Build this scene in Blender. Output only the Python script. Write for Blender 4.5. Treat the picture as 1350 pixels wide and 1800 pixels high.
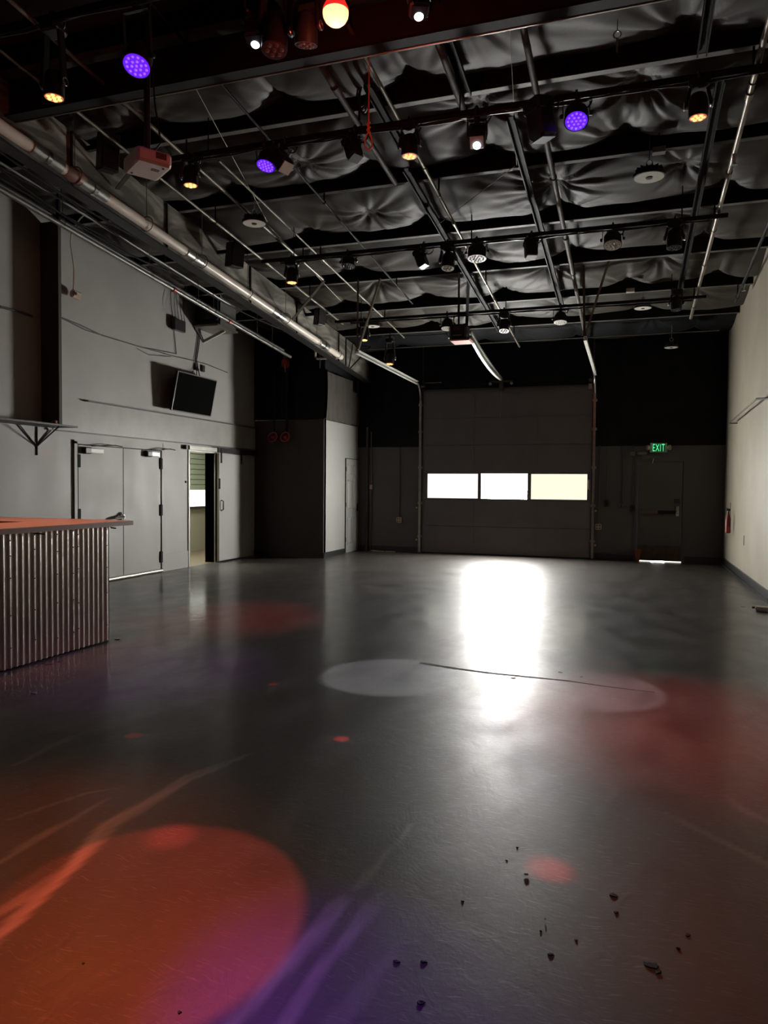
import bpy, math, random
import numpy as np
from mathutils import Vector, Matrix

# ------------------------------------------------------------------ scene, camera, world, exposure
for o in list(bpy.data.objects):
    bpy.data.objects.remove(o, do_unlink=True)
SC = bpy.context.scene
COL = SC.collection
SC.view_settings.view_transform = 'Standard'
SC.view_settings.look = 'None'
SC.view_settings.gamma = 1.0
SC.view_settings.use_curve_mapping = False
SC.view_settings.exposure = 0.0
SC.cycles.use_denoising = True
SC.cycles.max_bounces = 4
SC.cycles.diffuse_bounces = 3
SC.cycles.glossy_bounces = 2
SC.cycles.transmission_bounces = 1
SC.cycles.transparent_max_bounces = 2
SC.cycles.use_adaptive_sampling = True
SC.cycles.adaptive_threshold = 0.06
SC.cycles.sample_clamp_indirect = 6.0
SC.cycles.caustics_reflective = False
SC.cycles.caustics_refractive = False

# camera: 26 mm equivalent phone lens held 1.5 m above the floor (focal length 1291 px in a 1350x1800 frame)
F, CX, CY, EYE = 1291.0, 675.0, 900.0, 1.5
def cray(x, y):
    return Vector((x - CX, -(y - CY), -F))
_yc = cray(1108, 858).normalized()
_xc = -cray(-3166, 823)
_xc = (_xc - _yc * _xc.dot(_yc)).normalized()
_zc = _xc.cross(_yc)
ROT = Matrix((_xc, _yc, _zc))            # camera to world
CAM = Vector((0, 0, EYE))
cd = bpy.data.cameras.new('camera')
cd.sensor_fit = 'VERTICAL'
cd.sensor_height = 36.0
cd.sensor_width = 27.0
cd.lens = 36.0 * F / 1800.0
cd.clip_start = 0.05
cd.clip_end = 100
cam = bpy.data.objects.new('camera', cd)
cam.matrix_world = Matrix.Translation(CAM) @ ROT.to_4x4()
COL.objects.link(cam)
SC.camera = cam

wd = bpy.data.worlds.new('world')
SC.world = wd
wd.use_nodes = True
wd.node_tree.nodes['Background'].inputs[0].default_value = (0.55, 0.65, 0.8, 1)
wd.node_tree.nodes['Background'].inputs[1].default_value = 0.02

PANE_SUN = 290.0      # radiance of the middle garage pane, the low sun stands behind it
PANE_SIDE = 1.0

# where a line of sight meets a real plane of the room
def los(x, y):
    return ROT @ cray(x, y)
def onz(x, y, z):
    d = los(x, y); return CAM + d * ((z - EYE) / d.z)
def ony(x, y, Y):
    d = los(x, y); return CAM + d * (Y / d.y)
def onx(x, y, X):
    d = los(x, y); return CAM + d * (X / d.x)
SLOPE = 0.0833                            # the roof falls one in twelve towards the back wall
def roof(y):
    return 4.5 + SLOPE * (16.0 - y)
def onroof(x, y, drop=0.0):
    d = los(x, y); t = (roof(0) - drop - EYE) / (d.z + SLOPE * d.y); return CAM + d * t

XL, XR, YB, YF = -7.6, 1.78, 16.0, -3.0   # left wall, right wall, back wall, wall behind the camera
rnd = random.Random(7)

# ------------------------------------------------------------------ materials
MATS = {}
def mat(name, col, rough=0.5, metal=0.0, noise=None, bump=None, spec=0.5, rnoise=None):
    if name in MATS:
        return MATS[name]
    m = bpy.data.materials.new(name)
    m.use_nodes = True
    nt = m.node_tree
    b = nt.nodes['Principled BSDF']
    b.inputs['Base Color'].default_value = (*col, 1)
    b.inputs['Roughness'].default_value = rough
    b.inputs['Metallic'].default_value = metal
    b.inputs['Specular IOR Level'].default_value = spec
    tc = nt.nodes.new('ShaderNodeTexCoord')
    if noise:
        sc, amt = noise
        n = nt.nodes.new('ShaderNodeTexNoise'); n.inputs['Scale'].default_value = sc
        n.inputs['Detail'].default_value = 3
        nt.links.new(tc.outputs['Object'], n.inputs['Vector'])
        mr = nt.nodes.new('ShaderNodeMapRange')
        mr.inputs['From Min'].default_value = 0.3; mr.inputs['From Max'].default_value = 0.7
        mr.inputs['To Min'].default_value = 1 - amt; mr.inputs['To Max'].default_value = 1 + amt
        nt.links.new(n.outputs['Fac'], mr.inputs['Value'])
        mx = nt.nodes.new('ShaderNodeVectorMath'); mx.operation = 'SCALE'
        mx.inputs[0].default_value = col
        nt.links.new(mr.outputs['Result'], mx.inputs['Scale'])
        nt.links.new(mx.outputs['Vector'], b.inputs['Base Color'])
    if rnoise:
        sc, lo, hi = rnoise
        n = nt.nodes.new('ShaderNodeTexNoise'); n.inputs['Scale'].default_value = sc
        n.inputs['Detail'].default_value = 5
        nt.links.new(tc.outputs['Object'], n.inputs['Vector'])
        mr = nt.nodes.new('ShaderNodeMapRange')
        mr.inputs['From Min'].default_value = 0.3; mr.inputs['From Max'].default_value = 0.7
        mr.inputs['To Min'].default_value = lo; mr.inputs['To Max'].default_value = hi
        nt.links.new(n.outputs['Fac'], mr.inputs['Value'])
        nt.links.new(mr.outputs['Result'], b.inputs['Roughness'])
    if bump:
        sc, st = bump
        n = nt.nodes.new('ShaderNodeTexNoise'); n.inputs['Scale'].default_value = sc
        n.inputs['Detail'].default_value = 4
        nt.links.new(tc.outputs['Object'], n.inputs['Vector'])
        bp = nt.nodes.new('ShaderNodeBump'); bp.inputs['Strength'].default_value = st
        bp.inputs['Distance'].default_value = 0.01
        nt.links.new(n.outputs['Fac'], bp.inputs['Height'])
        nt.links.new(bp.outputs['Normal'], b.inputs['Normal'])
    MATS[name] = m
    return m

def glow(name, col, strength):
    if name in MATS:
        return MATS[name]
    m = bpy.data.materials.new(name); m.use_nodes = True
    b = m.node_tree.nodes['Principled BSDF']
    b.inputs['Base Color'].default_value = (0.8, 0.8, 0.8, 1)
    b.inputs['Emission Color'].default_value = (*col, 1)
    b.inputs['Emission Strength'].default_value = strength
    b.inputs['Roughness'].default_value = 0.3
    if strength < 50 and 'daylight' not in name and 'lens' not in name:
        m.cycles.emission_sampling = 'NONE'      # tiny lamps: found by chance, their beams are real spot lamps
    MATS[name] = m
    return m

M_WALL = mat('grey_wall_paint', (0.32, 0.308, 0.288), 0.5, noise=(1.2, 0.07), bump=(60, 0.05), rnoise=(2.5, 0.52, 0.62), spec=0.9)
M_BACK = mat('charcoal_wall_paint', (0.10, 0.092, 0.091), 0.6, noise=(1.0, 0.1), bump=(50, 0.06))
M_BEIGE = mat('cream_wall_paint', (0.385, 0.345, 0.265), 0.55, noise=(1.4, 0.07), bump=(40, 0.06))
M_BOXW = mat('pale_grey_partition_paint', (0.30, 0.30, 0.28), 0.45, noise=(1.5, 0.05), bump=(60, 0.04))
M_DGREY = mat('garage_door_grey', (0.155, 0.142, 0.14), 0.5, noise=(2, 0.08), bump=(80, 0.04))
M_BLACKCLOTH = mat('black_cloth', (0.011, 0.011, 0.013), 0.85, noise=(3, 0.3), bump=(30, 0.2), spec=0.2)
M_BASE = mat('black_vinyl_base', (0.02, 0.02, 0.022), 0.35, noise=(4, 0.1))
M_BLACK = mat('black_plastic', (0.013, 0.013, 0.014), 0.42, noise=(20, 0.1))
M_BLACKM = mat('black_painted_steel', (0.014, 0.013, 0.013), 0.6, noise=(15, 0.15), spec=0.15)
M_STEEL = mat('galvanised_steel', (0.45, 0.44, 0.42), 0.32, metal=0.9, noise=(12, 0.12))
M_PURLIN = mat('grey_primed_steel', (0.10, 0.093, 0.083), 0.6, metal=0.2, noise=(6, 0.2))
M_WEB = mat('black_purlin_web', (0.012, 0.012, 0.012), 0.7, noise=(6, 0.2), spec=0.2)
M_CABLE = mat('black_rubber_cable', (0.012, 0.012, 0.012), 0.75, noise=(20, 0.1), spec=0.15)
M_CONDUIT = mat('steel_conduit', (0.21, 0.185, 0.15), 0.42, metal=0.7, noise=(9, 0.15))
M_BROWNP = mat('brown_iron_pipe', (0.075, 0.064, 0.052), 0.6, noise=(9, 0.2), spec=0.25)
M_DUCT = mat('pale_pvc_pipe', (0.78, 0.70, 0.60), 0.35, noise=(5, 0.08))
M_WHITE = mat('off_white_enamel', (0.68, 0.66, 0.60), 0.4, noise=(8, 0.05))
M_DIFF = mat('opal_lens', (0.66, 0.62, 0.55), 0.35, noise=(30, 0.06))
M_CHROME = mat('brushed_chrome', (0.72, 0.72, 0.70), 0.18, metal=1.0, noise=(40, 0.05))
M_RED = mat('red_enamel', (0.36, 0.03, 0.02), 0.4, noise=(8, 0.1))
M_ORANGE = mat('orange_cord', (0.75, 0.20, 0.06), 0.5, noise=(20, 0.1))
M_CLOTH = mat('taupe_drape_cloth', (0.062, 0.054, 0.047), 0.85, noise=(4, 0.12), bump=(120, 0.1), spec=0.2)
M_COUNTER = mat('laminate_counter', (0.60, 0.42, 0.33), 0.3, noise=(6, 0.05))
M_COUNTEDGE = mat('laminate_counter_edge', (0.26, 0.15, 0.11), 0.45, noise=(8, 0.1))
M_LEDGE = mat('dark_ledge_paint', (0.06, 0.058, 0.055), 0.5, noise=(5, 0.1))
M_SCREEN = mat('black_screen', (0.006, 0.006, 0.006), 0.5, noise=(3, 0.05), spec=0.0)
M_CREAMPL = mat('almond_plastic', (0.5, 0.43, 0.35), 0.4, noise=(10, 0.05))
M_BRASS = mat('brass', (0.6, 0.42, 0.12), 0.3, metal=1.0, noise=(10, 0.1))
M_GAP = mat('dark_gap', (0.01, 0.01, 0.01), 0.8, noise=(5, 0.1))
M_KICK = mat('worn_bronze_plate', (0.09, 0.06, 0.045), 0.35, metal=0.6, noise=(10, 0.2))

# corrugated bar front
M_CORR = mat('corrugated_zinc', (0.86, 0.81, 0.77), 0.28, metal=1.0, noise=(3, 0.05))

# header beam: scuffed dull metal with pale smears
def scuffed():
    m = mat('scuffed_header_steel', (0.07, 0.066, 0.058), 0.45, metal=0.3)
    nt = m.node_tree; b = nt.nodes['Principled BSDF']
    tc = nt.nodes.new('ShaderNodeTexCoord'); mp = nt.nodes.new('ShaderNodeMapping')
    mp.inputs['Scale'].default_value = (1, 1.2, 4.5)
    nt.links.new(tc.outputs['Object'], mp.inputs['Vector'])
    n = nt.nodes.new('ShaderNodeTexNoise'); n.inputs['Scale'].default_value = 0.9; n.inputs['Detail'].default_value = 9
    n.inputs['Distortion'].default_value = 1.2
    nt.links.new(mp.outputs['Vector'], n.inputs['Vector'])
    r = nt.nodes.new('ShaderNodeValToRGB')
    r.color_ramp.elements[0].position = 0.42; r.color_ramp.elements[0].color = (0.15, 0.14, 0.12, 1)
    r.color_ramp.elements[1].position = 0.72; r.color_ramp.elements[1].color = (0.62, 0.57, 0.49, 1)
    nt.links.new(n.outputs['Fac'], r.inputs['Fac'])
    nt.links.new(r.outputs['Color'], b.inputs['Base Color'])
    return m
M_SCUFF = scuffed()

# ceiling fabric: dark grey-brown woven facing with a faint sheen
M_FABRIC = mat('dark_insulation_facing', (0.040, 0.033, 0.0245), 0.6, noise=(1.3, 0.12), bump=(40, 0.06), spec=0.3)

def floor_material():
    m = bpy.data.materials.new('sealed_dark_concrete'); m.use_nodes = True
    nt = m.node_tree; b = nt.nodes['Principled BSDF']; L = nt.links.new
    tc = nt.nodes.new('ShaderNodeTexCoord')
    # trowel swirls
    sw = nt.nodes.new('ShaderNodeTexNoise'); sw.inputs['Scale'].default_value = 0.9; sw.inputs['Detail'].default_value = 5
    sw.inputs['Distortion'].default_value = 0.6
    mp = nt.nodes.new('ShaderNodeMapping'); mp.inputs['Scale'].default_value = (1.6, 0.9, 1); mp.inputs['Rotation'].default_value = (0, 0, 0.5)
    L(tc.outputs['Object'], mp.inputs['Vector']); L(mp.outputs['Vector'], sw.inputs['Vector'])
    ramp = nt.nodes.new('ShaderNodeValToRGB')
    ramp.color_ramp.elements[0].position = 0.25; ramp.color_ramp.elements[0].color = (0.032, 0.026, 0.023, 1)
    ramp.color_ramp.elements[1].position = 0.78; ramp.color_ramp.elements[1].color = (0.054, 0.045, 0.040, 1)
    L(sw.outputs['Fac'], ramp.inputs['Fac'])
    # fine hair scratches
    def scratches(seed, rot):
        mp2 = nt.nodes.new('ShaderNodeMapping'); mp2.inputs['Rotation'].default_value = (0, 0, rot)
        mp2.inputs['Location'].default_value = (seed, seed * 2.3, 0); mp2.inputs['Scale'].default_value = (12, 170, 1)
        n0 = nt.nodes.new('ShaderNodeTexNoise'); n0.inputs['Scale'].default_value = 2.5
        L(tc.outputs['Object'], n0.inputs['Vector'])
        add = nt.nodes.new('ShaderNodeMixRGB'); add.blend_type = 'LINEAR_LIGHT'; add.inputs[0].default_value = 0.10
        L(tc.outputs['Object'], add.inputs[1]); L(n0.outputs['Color'], add.inputs[2])
        L(add.outputs[0], mp2.inputs['Vector'])
        n = nt.nodes.new('ShaderNodeTexNoise'); n.inputs['Scale'].default_value = 1.0; n.inputs['Detail'].default_value = 2
        L(mp2.outputs['Vector'], n.inputs['Vector'])
        r = nt.nodes.new('ShaderNodeMapRange'); r.inputs['From Min'].default_value = 0.63; r.inputs['From Max'].default_value = 0.70
        L(n.outputs['Fac'], r.inputs['Value'])
        return r.outputs['Result']
    s1, s2 = scratches(3.1, 0.6), scratches(11.7, 2.1)
    mx = nt.nodes.new('ShaderNodeMath'); mx.operation = 'MAXIMUM'; L(s1, mx.inputs[0]); L(s2, mx.inputs[1])
    c1 = nt.nodes.new('ShaderNodeMixRGB'); c1.inputs[2].default_value = (0.13, 0.12, 0.11, 1)
    sc = nt.nodes.new('ShaderNodeMath'); sc.operation = 'MULTIPLY'; sc.inputs[1].default_value = 0.7
    L(mx.outputs[0], sc.inputs[0]); L(sc.outputs[0], c1.inputs[0]); L(ramp.outputs['Color'], c1.inputs[1])
    # mop smears (worn pale residue) and the dark control joint, stored per vertex
    wa = nt.nodes.new('ShaderNodeAttribute'); wa.attribute_name = 'smear'
    c2 = nt.nodes.new('ShaderNodeMixRGB'); c2.inputs[2].default_value = (0.40, 0.37, 0.36, 1)
    L(wa.outputs['Fac'], c2.inputs[0]); L(c1.outputs[0], c2.inputs[1])
    L(c2.outputs[0], b.inputs['Base Color'])
    # gloss
    rn = nt.nodes.new('ShaderNodeTexNoise'); rn.inputs['Scale'].default_value = 2.2; rn.inputs['Detail'].default_value = 4
    rn.inputs['Distortion'].default_value = 0.5
    L(mp.outputs['Vector'], rn.inputs['Vector'])
    rr = nt.nodes.new('ShaderNodeMapRange'); rr.inputs['From Min'].default_value = 0.3; rr.inputs['From Max'].default_value = 0.7
    rr.inputs['To Min'].default_value = 0.38; rr.inputs['To Max'].default_value = 0.52
    L(rn.outputs['Fac'], rr.inputs['Value'])
    ra = nt.nodes.new('ShaderNodeMath'); ra.operation = 'MULTIPLY_ADD'; ra.inputs[1].default_value = 0.1
    L(wa.outputs['Fac'], ra.inputs[0]); L(rr.outputs['Result'], ra.inputs[2])
    L(ra.outputs[0], b.inputs['Roughness'])
    b.inputs['Specular IOR Level'].default_value = 0.48
    b.inputs['Coat Weight'].default_value = 0.33      # sealer film
    b.inputs['Coat Roughness'].default_value = 0.125
    b.inputs['Coat IOR'].default_value = 1.45
    # relief
    bn = nt.nodes.new('ShaderNodeTexNoise'); bn.inputs['Scale'].default_value = 60; bn.inputs['Detail'].default_value = 3
    L(tc.outputs['Object'], bn.inputs['Vector'])
    b2 = nt.nodes.new('ShaderNodeTexNoise'); b2.inputs['Scale'].default_value = 4.5; b2.inputs['Detail'].default_value = 5
    b2.inputs['Distortion'].default_value = 1.6; b2.inputs['Roughness'].default_value = 0.62
    L(mp.outputs['Vector'], b2.inputs['Vector'])
    bm = nt.nodes.new('ShaderNodeMath'); bm.operation = 'MULTIPLY_ADD'; bm.inputs[1].default_value = 0.22
    L(bn.outputs['Fac'], bm.inputs[0]); L(b2.outputs['Fac'], bm.inputs[2])
    bp = nt.nodes.new('ShaderNodeBump'); bp.inputs['Strength'].default_value = 0.35; bp.inputs['Distance'].default_value = 0.006
    L(bm.outputs[0], bp.inputs['Height']); L(bp.outputs['Normal'], b.inputs['Normal'])
    bp2 = nt.nodes.new('ShaderNodeBump'); bp2.inputs['Strength'].default_value = 0.3; bp2.inputs['Distance'].default_value = 0.004
    L(b2.outputs['Fac'], bp2.inputs['Height']); L(bp2.outputs['Normal'], b.inputs['Coat Normal'])
    return m
M_FLOOR = floor_material()

# ------------------------------------------------------------------ mesh builder
def V(p):
    return Vector(p)
def frame(d, up=(0, 0, 1)):
    d = V(d).normalized(); u = V(up)
    if abs(d.dot(u)) > 0.98:
        u = V((0, 1, 0)) if abs(d.y) < 0.9 else V((1, 0, 0))
    a = d.cross(u).normalized()
    return d, a, a.cross(d).normalized()       # forward, right, up

class MB:
    def __init__(self):
        self.v, self.f = [], []
    def add(self, vs, fs):
        n = len(self.v)
        self.v += [tuple(p) for p in vs]; self.f += [tuple(i + n for i in q) for q in fs]
        return self
    def box(self, x0, x1, y0, y1, z0, z1):
        return self.hexa([(x0, y0, z0), (x1, y0, z0), (x1, y1, z0), (x0, y1, z0),
                          (x0, y0, z1), (x1, y0, z1), (x1, y1, z1), (x0, y1, z1)])
    def hexa(self, p):
        return self.add(p, [(0, 3, 2, 1), (4, 5, 6, 7), (0, 1, 5, 4), (1, 2, 6, 5), (2, 3, 7, 6), (3, 0, 4, 7)])
    def obox(self, c, d, ld, lr, lu, up=(0, 0, 1), bev=0.0):
        """box centred on c, forward d, lengths along forward/right/up; bevelled corners on the four long edges"""
        f, r, u = frame(d, up); c = V(c)
        if bev <= 0:
            pts = []
            for k in (-1, 1):
                for (i, j) in ((-1, -1), (1, -1), (1, 1), (-1, 1)):
                    pts.append(c + r * (lr / 2 * i) + f * (ld / 2 * j) + u * (lu / 2 * k))
            return self.hexa(pts)
        h, w, b = lu / 2, lr / 2, bev
        prof = [(-w + b, -h), (w - b, -h), (w, -h + b), (w, h - b), (w - b, h), (-w + b, h), (-w, h - b), (-w, -h + b)]
        vs = []
        for (k, s) in ((-ld / 2, 1 - b / w), (-ld / 2 + b, 1), (ld / 2 - b, 1), (ld / 2, 1 - b / w)):
            vs += [c + f * k + r * (a * s) + u * (e * s) for a, e in prof]
        fs = [tuple(range(7, -1, -1)), tuple(range(24, 32))]
        for q in range(3):
            for i in range(8):
                fs.append((q * 8 + i, q * 8 + (i + 1) % 8, q * 8 + 8 + (i + 1) % 8, q * 8 + 8 + i))
        return self.add(vs, [t[::-1] for t in fs])
    def bar(self, a, b, w, h, up=(0, 0, 1)):
        a, b = V(a), V(b)
        return self.obox((a + b) / 2, b - a, (b - a).length, w, h, up)
    def tube(self, pts, r, n=8, cap=True):
        pts = [V(p) for p in pts]
        rs = r if isinstance(r, (list, tuple)) else [r] * len(pts)
        vs, fs, prev = [], [], None
        for i, p in enumerate(pts):
            d = (pts[min(i + 1, len(pts) - 1)] - pts[max(i - 1, 0)])
            if d.length < 1e-9:
                d = V((0, 0, 1))
            f, a, u = frame(d, prev if prev is not None else (0, 0, 1))
            if prev is not None and abs(f.dot(prev)) > 0.95:
                f, a, u = frame(d)
            prev = u
            for k in range(n):
                t = 2 * math.pi * k / n
                vs.append(p + (a * math.cos(t) + u * math.sin(t)) * rs[i])
        for i in range(len(pts) - 1):
            for k in range(n):
                fs.append((i * n + k, i * n + (k + 1) % n, (i + 1) * n + (k + 1) % n, (i + 1) * n + k))
        if cap:
            fs.append(tuple(range(n - 1, -1, -1))); fs.append(tuple((len(pts) - 1) * n + k for k in range(n)))
        return self.add(vs, fs)
    def lathe(self, c, d, prof, n=20):
        """prof: (distance along d, radius) pairs"""
        f, a, u = frame(d); c = V(c)
        vs, fs = [], []
        for (t, r) in prof:
            for k in range(n):
                q = 2 * math.pi * k / n
                vs.append(c + f * t + (a * math.cos(q) + u * math.sin(q)) * max(r, 1e-4))
        for i in range(len(prof) - 1):
            for k in range(n):
                fs.append((i * n + k, i * n + (k + 1) % n, (i + 1) * n + (k + 1) % n, (i + 1) * n + k))
        fs.append(tuple(range(n - 1, -1, -1))); fs.append(tuple((len(prof) - 1) * n + k for k in range(n)))
        return self.add(vs, fs)
    def ring(self, c, d, R, r, n=20, m=6, arc=1.0, ph=0.0):
        f, a, u = frame(d); c = V(c); cnt = n if arc >= 1 else n + 1
        vs, fs = [], []
        for i in range(cnt):
            t = 2 * math.pi * arc * i / n + ph
            o = a * math.cos(t) + u * math.sin(t)
            for k in range(m):
                q = 2 * math.pi * k / m
                vs.append(c + o * (R + r * math.cos(q)) + f * (r * math.sin(q)))
        for i in range(n):
            j = (i + 1) % cnt
            for k in range(m):
                fs.append((i * m + k, j * m + k, j * m + (k + 1) % m, i * m + (k + 1) % m))
        return self.add(vs, fs)
    def build(self, name, material, parent=None, smooth=False, kind=None):
        me = bpy.data.meshes.new(name)
        if parent is None:
            a = np.array(self.v); org = Vector(((a[:, 0].min() + a[:, 0].max()) / 2, (a[:, 1].min() + a[:, 1].max()) / 2, a[:, 2].min()))
        else:
            org = Vector(parent['_o'])
        me.from_pydata([(x - org.x, y - org.y, z - org.z) for x, y, z in self.v], [], self.f)
        me.materials.append(material)
        if smooth:
            me.polygons.foreach_set('use_smooth', [True] * len(me.polygons))
            try:
                me.set_sharp_from_angle(angle=math.radians(40))
            except Exception:
                pass
        me.update()
        o = bpy.data.objects.new(name, me)
        COL.objects.link(o)
        if parent is None:
            o.location = org
        else:
            o.parent = parent
        o['_o'] = tuple(org)
        if kind:
            o['kind'] = kind
        return o

def tag(o, label, cat, group=None):
    o['label'] = label; o['category'] = cat
    if group:
        o['group'] = group
    return o
def thing(name, label, cat, loc, group=None):
    o = bpy.data.objects.new(name, None); COL.objects.link(o)
    o.empty_display_size = 0.1
    o.location = loc; o['_o'] = tuple(loc)
    return tag(o, label, cat, group)
def struct(o):
    o['kind'] = 'structure'
    return o
def spot(name, parent, pos, target, col, power, size, blend=0.1, rad=0.03):
    l = bpy.data.lights.new(name, 'SPOT'); l.energy = power; l.color = col
    l.spot_size = size; l.spot_blend = blend; l.shadow_soft_size = rad
    o = bpy.data.objects.new(name, l); COL.objects.link(o)
    base = Vector(parent['_o']) if parent is not None else Vector((0, 0, 0))
    o.parent = parent
    o.location = V(pos) - base
    o.rotation_euler = (V(target) - V(pos)).to_track_quat('-Z', 'Y').to_euler()
    return o
def sag(a, b, drop, n=10):
    a, b = V(a), V(b)
    return [a.lerp(b, i / n) - Vector((0, 0, drop * 4 * (i / n) * (1 - i / n))) for i in range(n + 1)]

# ------------------------------------------------------------------ floor
def make_floor():
    xs = np.unique(np.round(np.concatenate([np.arange(XL, -3.2, 0.08), np.arange(-3.2, 1.2, 0.024), np.arange(1.2, XR, 0.05), [XL, XR]]), 4))
    ys = np.unique(np.round(np.concatenate([np.arange(YF, 0.9, 0.4), np.arange(0.9, 4.8, 0.024), np.arange(4.8, 7.6, 0.035), np.arange(7.6, YB, 0.2), [YB]]), 4))
    X, Y = np.meshgrid(xs, ys)
    smear = np.zeros_like(X)
    rs = np.random.RandomState(3)
    ph = rs.rand(8) * 6.28
    wob = 0.03 * (np.sin(X * 7 + Y * 3 + ph[0]) + np.sin(Y * 9 - X * 4 + ph[1])) * 0.5
    def seg(px, w, amp, field, taper=True):
        P = [onz(a, b, 0) for a, b in px]
        n = len(P) - 1
        for i in range(n):
            a, b = P[i], P[i + 1]
            dx, dy = b.x - a.x, b.y - a.y
            L2 = dx * dx + dy * dy
            t = np.clip(((X - a.x) * dx + (Y - a.y) * dy) / L2, 0, 1)
            d = np.hypot(X - a.x - t * dx, Y - a.y - t * dy) + wob * 0.4 * (1 if taper else 0)
            s = (i + t) / n
            ww = w * ((0.35 + 0.65 * np.sin(np.pi * np.clip(s * 0.9 + 0.08, 0, 1))) if taper else 1)
            g = 1 / (1 + np.exp(np.clip((np.abs(d) - ww) / (ww * 0.12), -40, 40)))
            if taper:
                # fine bristle lines running along the smear
                side = ((X - a.x) * -dy + (Y - a.y) * dx) / math.sqrt(L2)
                g = g * (0.86 + 0.14 * np.sin(side * 90 + ph[2] + 2 * np.sin(s * 9))) * np.clip(1.25 - s * 0.75, 0, 1)
            np.maximum(field, amp * g, out=field)
    seg([(-60, 1700), (60, 1585), (130, 1520), (190, 1450), (280, 1400), (330, 1368), (440, 1325)], 0.040, 0.85, smear)
    seg([(-40, 1625), (70, 1560), (135, 1508)], 0.03, 0.5, smear)
    seg([(-20, 1530), (60, 1475), (130, 1440), (185, 1405), (212, 1385)], 0.022, 0.45, smear)
    seg([(212, 1385), (150, 1395), (75, 1420), (20, 1440)], 0.018, 0.40, smear)
    seg([(25, 1345), (90, 1312), (140, 1290)], 0.02, 0.28, smear)
    seg([(380, 1830), (500, 1700), (560, 1635), (600, 1580)], 0.036, 0.85, smear)
    seg([(480, 1830), (550, 1718), (620, 1640), (665, 1575)], 0.024, 0.65, smear)
    seg([(615, 1575), (640, 1545), (690, 1490), (720, 1450)], 0.012, 0.30, smear)
    seg([(560, 1830), (640, 1740), (700, 1660)], 0.03, 0.2, smear)
    seg([(1400, 1545), (1300, 1495), (1210, 1450), (1170, 1430)], 0.02, 0.22, smear)
    seg([(1400, 1470), (1310, 1425), (1270, 1395)], 0.02, 0.16, smear)
    nx, ny = len(xs), len(ys)
    vs = np.stack([X.ravel(), Y.ravel(), np.zeros(X.size)], 1)
    i = np.arange(nx * ny).reshape(ny, nx)
    q = np.stack([i[:-1, :-1].ravel(), i[:-1, 1:].ravel(), i[1:, 1:].ravel(), i[1:, :-1].ravel()], 1)
    me = bpy.data.meshes.new('floor')
    me.vertices.add(len(vs)); me.vertices.foreach_set('co', vs.ravel())
    me.loops.add(q.size); me.loops.foreach_set('vertex_index', q.ravel())
    me.polygons.add(len(q)); me.polygons.foreach_set('loop_start', np.arange(0, q.size, 4)); me.polygons.foreach_set('loop_total', np.full(len(q), 4))
    for nm, f in (('smear', smear),):
        at = me.attributes.new(nm, 'FLOAT', 'POINT'); at.data.foreach_set('value', f.ravel().astype(np.float32))
    me.update(calc_edges=True)
    me.materials.append(M_FLOOR)
    o = bpy.data.objects.new('floor', me); COL.objects.link(o)
    o['_o'] = (0, 0, 0)
    struct(o)
    return o
FLOOR = make_floor()

# ------------------------------------------------------------------ walls
T = 0.2
# garage opening: x -4.44..-0.78, z 0..3.62 ; exit door opening x 0.13..1.02, z 0..2.06
GX0, GX1, GZ = -4.44, -0.78, 3.63
EX0, EX1, EZ = 0.14, 1.01, 2.05
b = MB()
b.box(XL - T, GX0, YB, YB + T, 0, 5.2); b.box(GX0, GX1, YB, YB + T, GZ, 5.2); b.box(GX1, EX0, YB, YB + T, 0, 5.2)
b.box(EX0, EX1, YB, YB + T, EZ, 5.2); b.box(EX1, XR + T, YB, YB + T, 0, 5.2)
wall_back = struct(b.build('wall_back', M_BACK))
struct(MB().box(XR, XR + T, YF - T, YB + T, 0, 6.6).build('wall_right', M_BEIGE))
struct(MB().box(XL - T, XR + T, YF - T, YF, 0, 6.9).build('wall_front', M_BACK))
# left wall with the doorway of the sliding door
DY0, DY1, DZ = 11.53, 12.38, 2.13
b = MB()
b.box(XL - T, XL, YF, DY0, 0, 6.6); b.box(XL - T, XL, DY0, DY1, DZ, 6.6); b.box(XL - T, XL, DY1, 14.0, 0, 6.6)
wall_left = struct(b.build('wall_left', M_WALL))
# partition room in the back left corner
struct(MB().box(-6.12, -6.0, 14.0, YB, 0, 2.86).build('wall_partition', M_BOXW))
struct(MB().box(XL - T, -6.0, 13.98, 14.1, 0, 2.86).build('wall_partition_front', mat('shaded_partition_brown', (0.05, 0.042, 0.038), 0.6, noise=(2, 0.1))))  # front coloured darker, since it faces away from the windows
# black cloth hung over the upper part of the partition front and the back wall
def cloth(name, p0, ux, uz, nx, nz, amp, freq, material, seed, nrm, label, cat, parent=None):
    rs = np.random.RandomState(seed); p0, ux, uz, nrm = V(p0), V(ux), V(uz), V(nrm).normalized()
    ph = rs.rand(6) * 6.28
    vs, fs = [], []
    for j in range(nz + 1):
        for i in range(nx + 1):
            s, t = i / nx, j / nz
            d = math.sin(s * freq + ph[0] + 1.3 * math.sin(t * 2 + ph[1])) + 0.5 * math.sin(s * freq * 2.3 + ph[2] + t * 3) + 0.35 * math.sin(s * freq * 4.1 + ph[3] - t * 5)
            d *= amp * (0.35 + 0.65 * (1 - t * 0.6))
            vs.append(p0 + ux * s + uz * t + nrm * (amp * 2 + d))
    k = len(vs)
    vs += [v - nrm * 0.006 for v in vs]
    for j in range(nz):
        for i in range(nx):
            a = j * (nx + 1) + i
            fs.append((a, a + 1, a + nx + 2, a + nx + 1)); fs.append((k + a, k + a + nx + 1, k + a + nx + 2, k + a + 1))
    m = MB().add(vs, fs)
    o = m.build(name, material, parent, smooth=True)
    if label:
        tag(o, label, cat)
    return o
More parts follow.
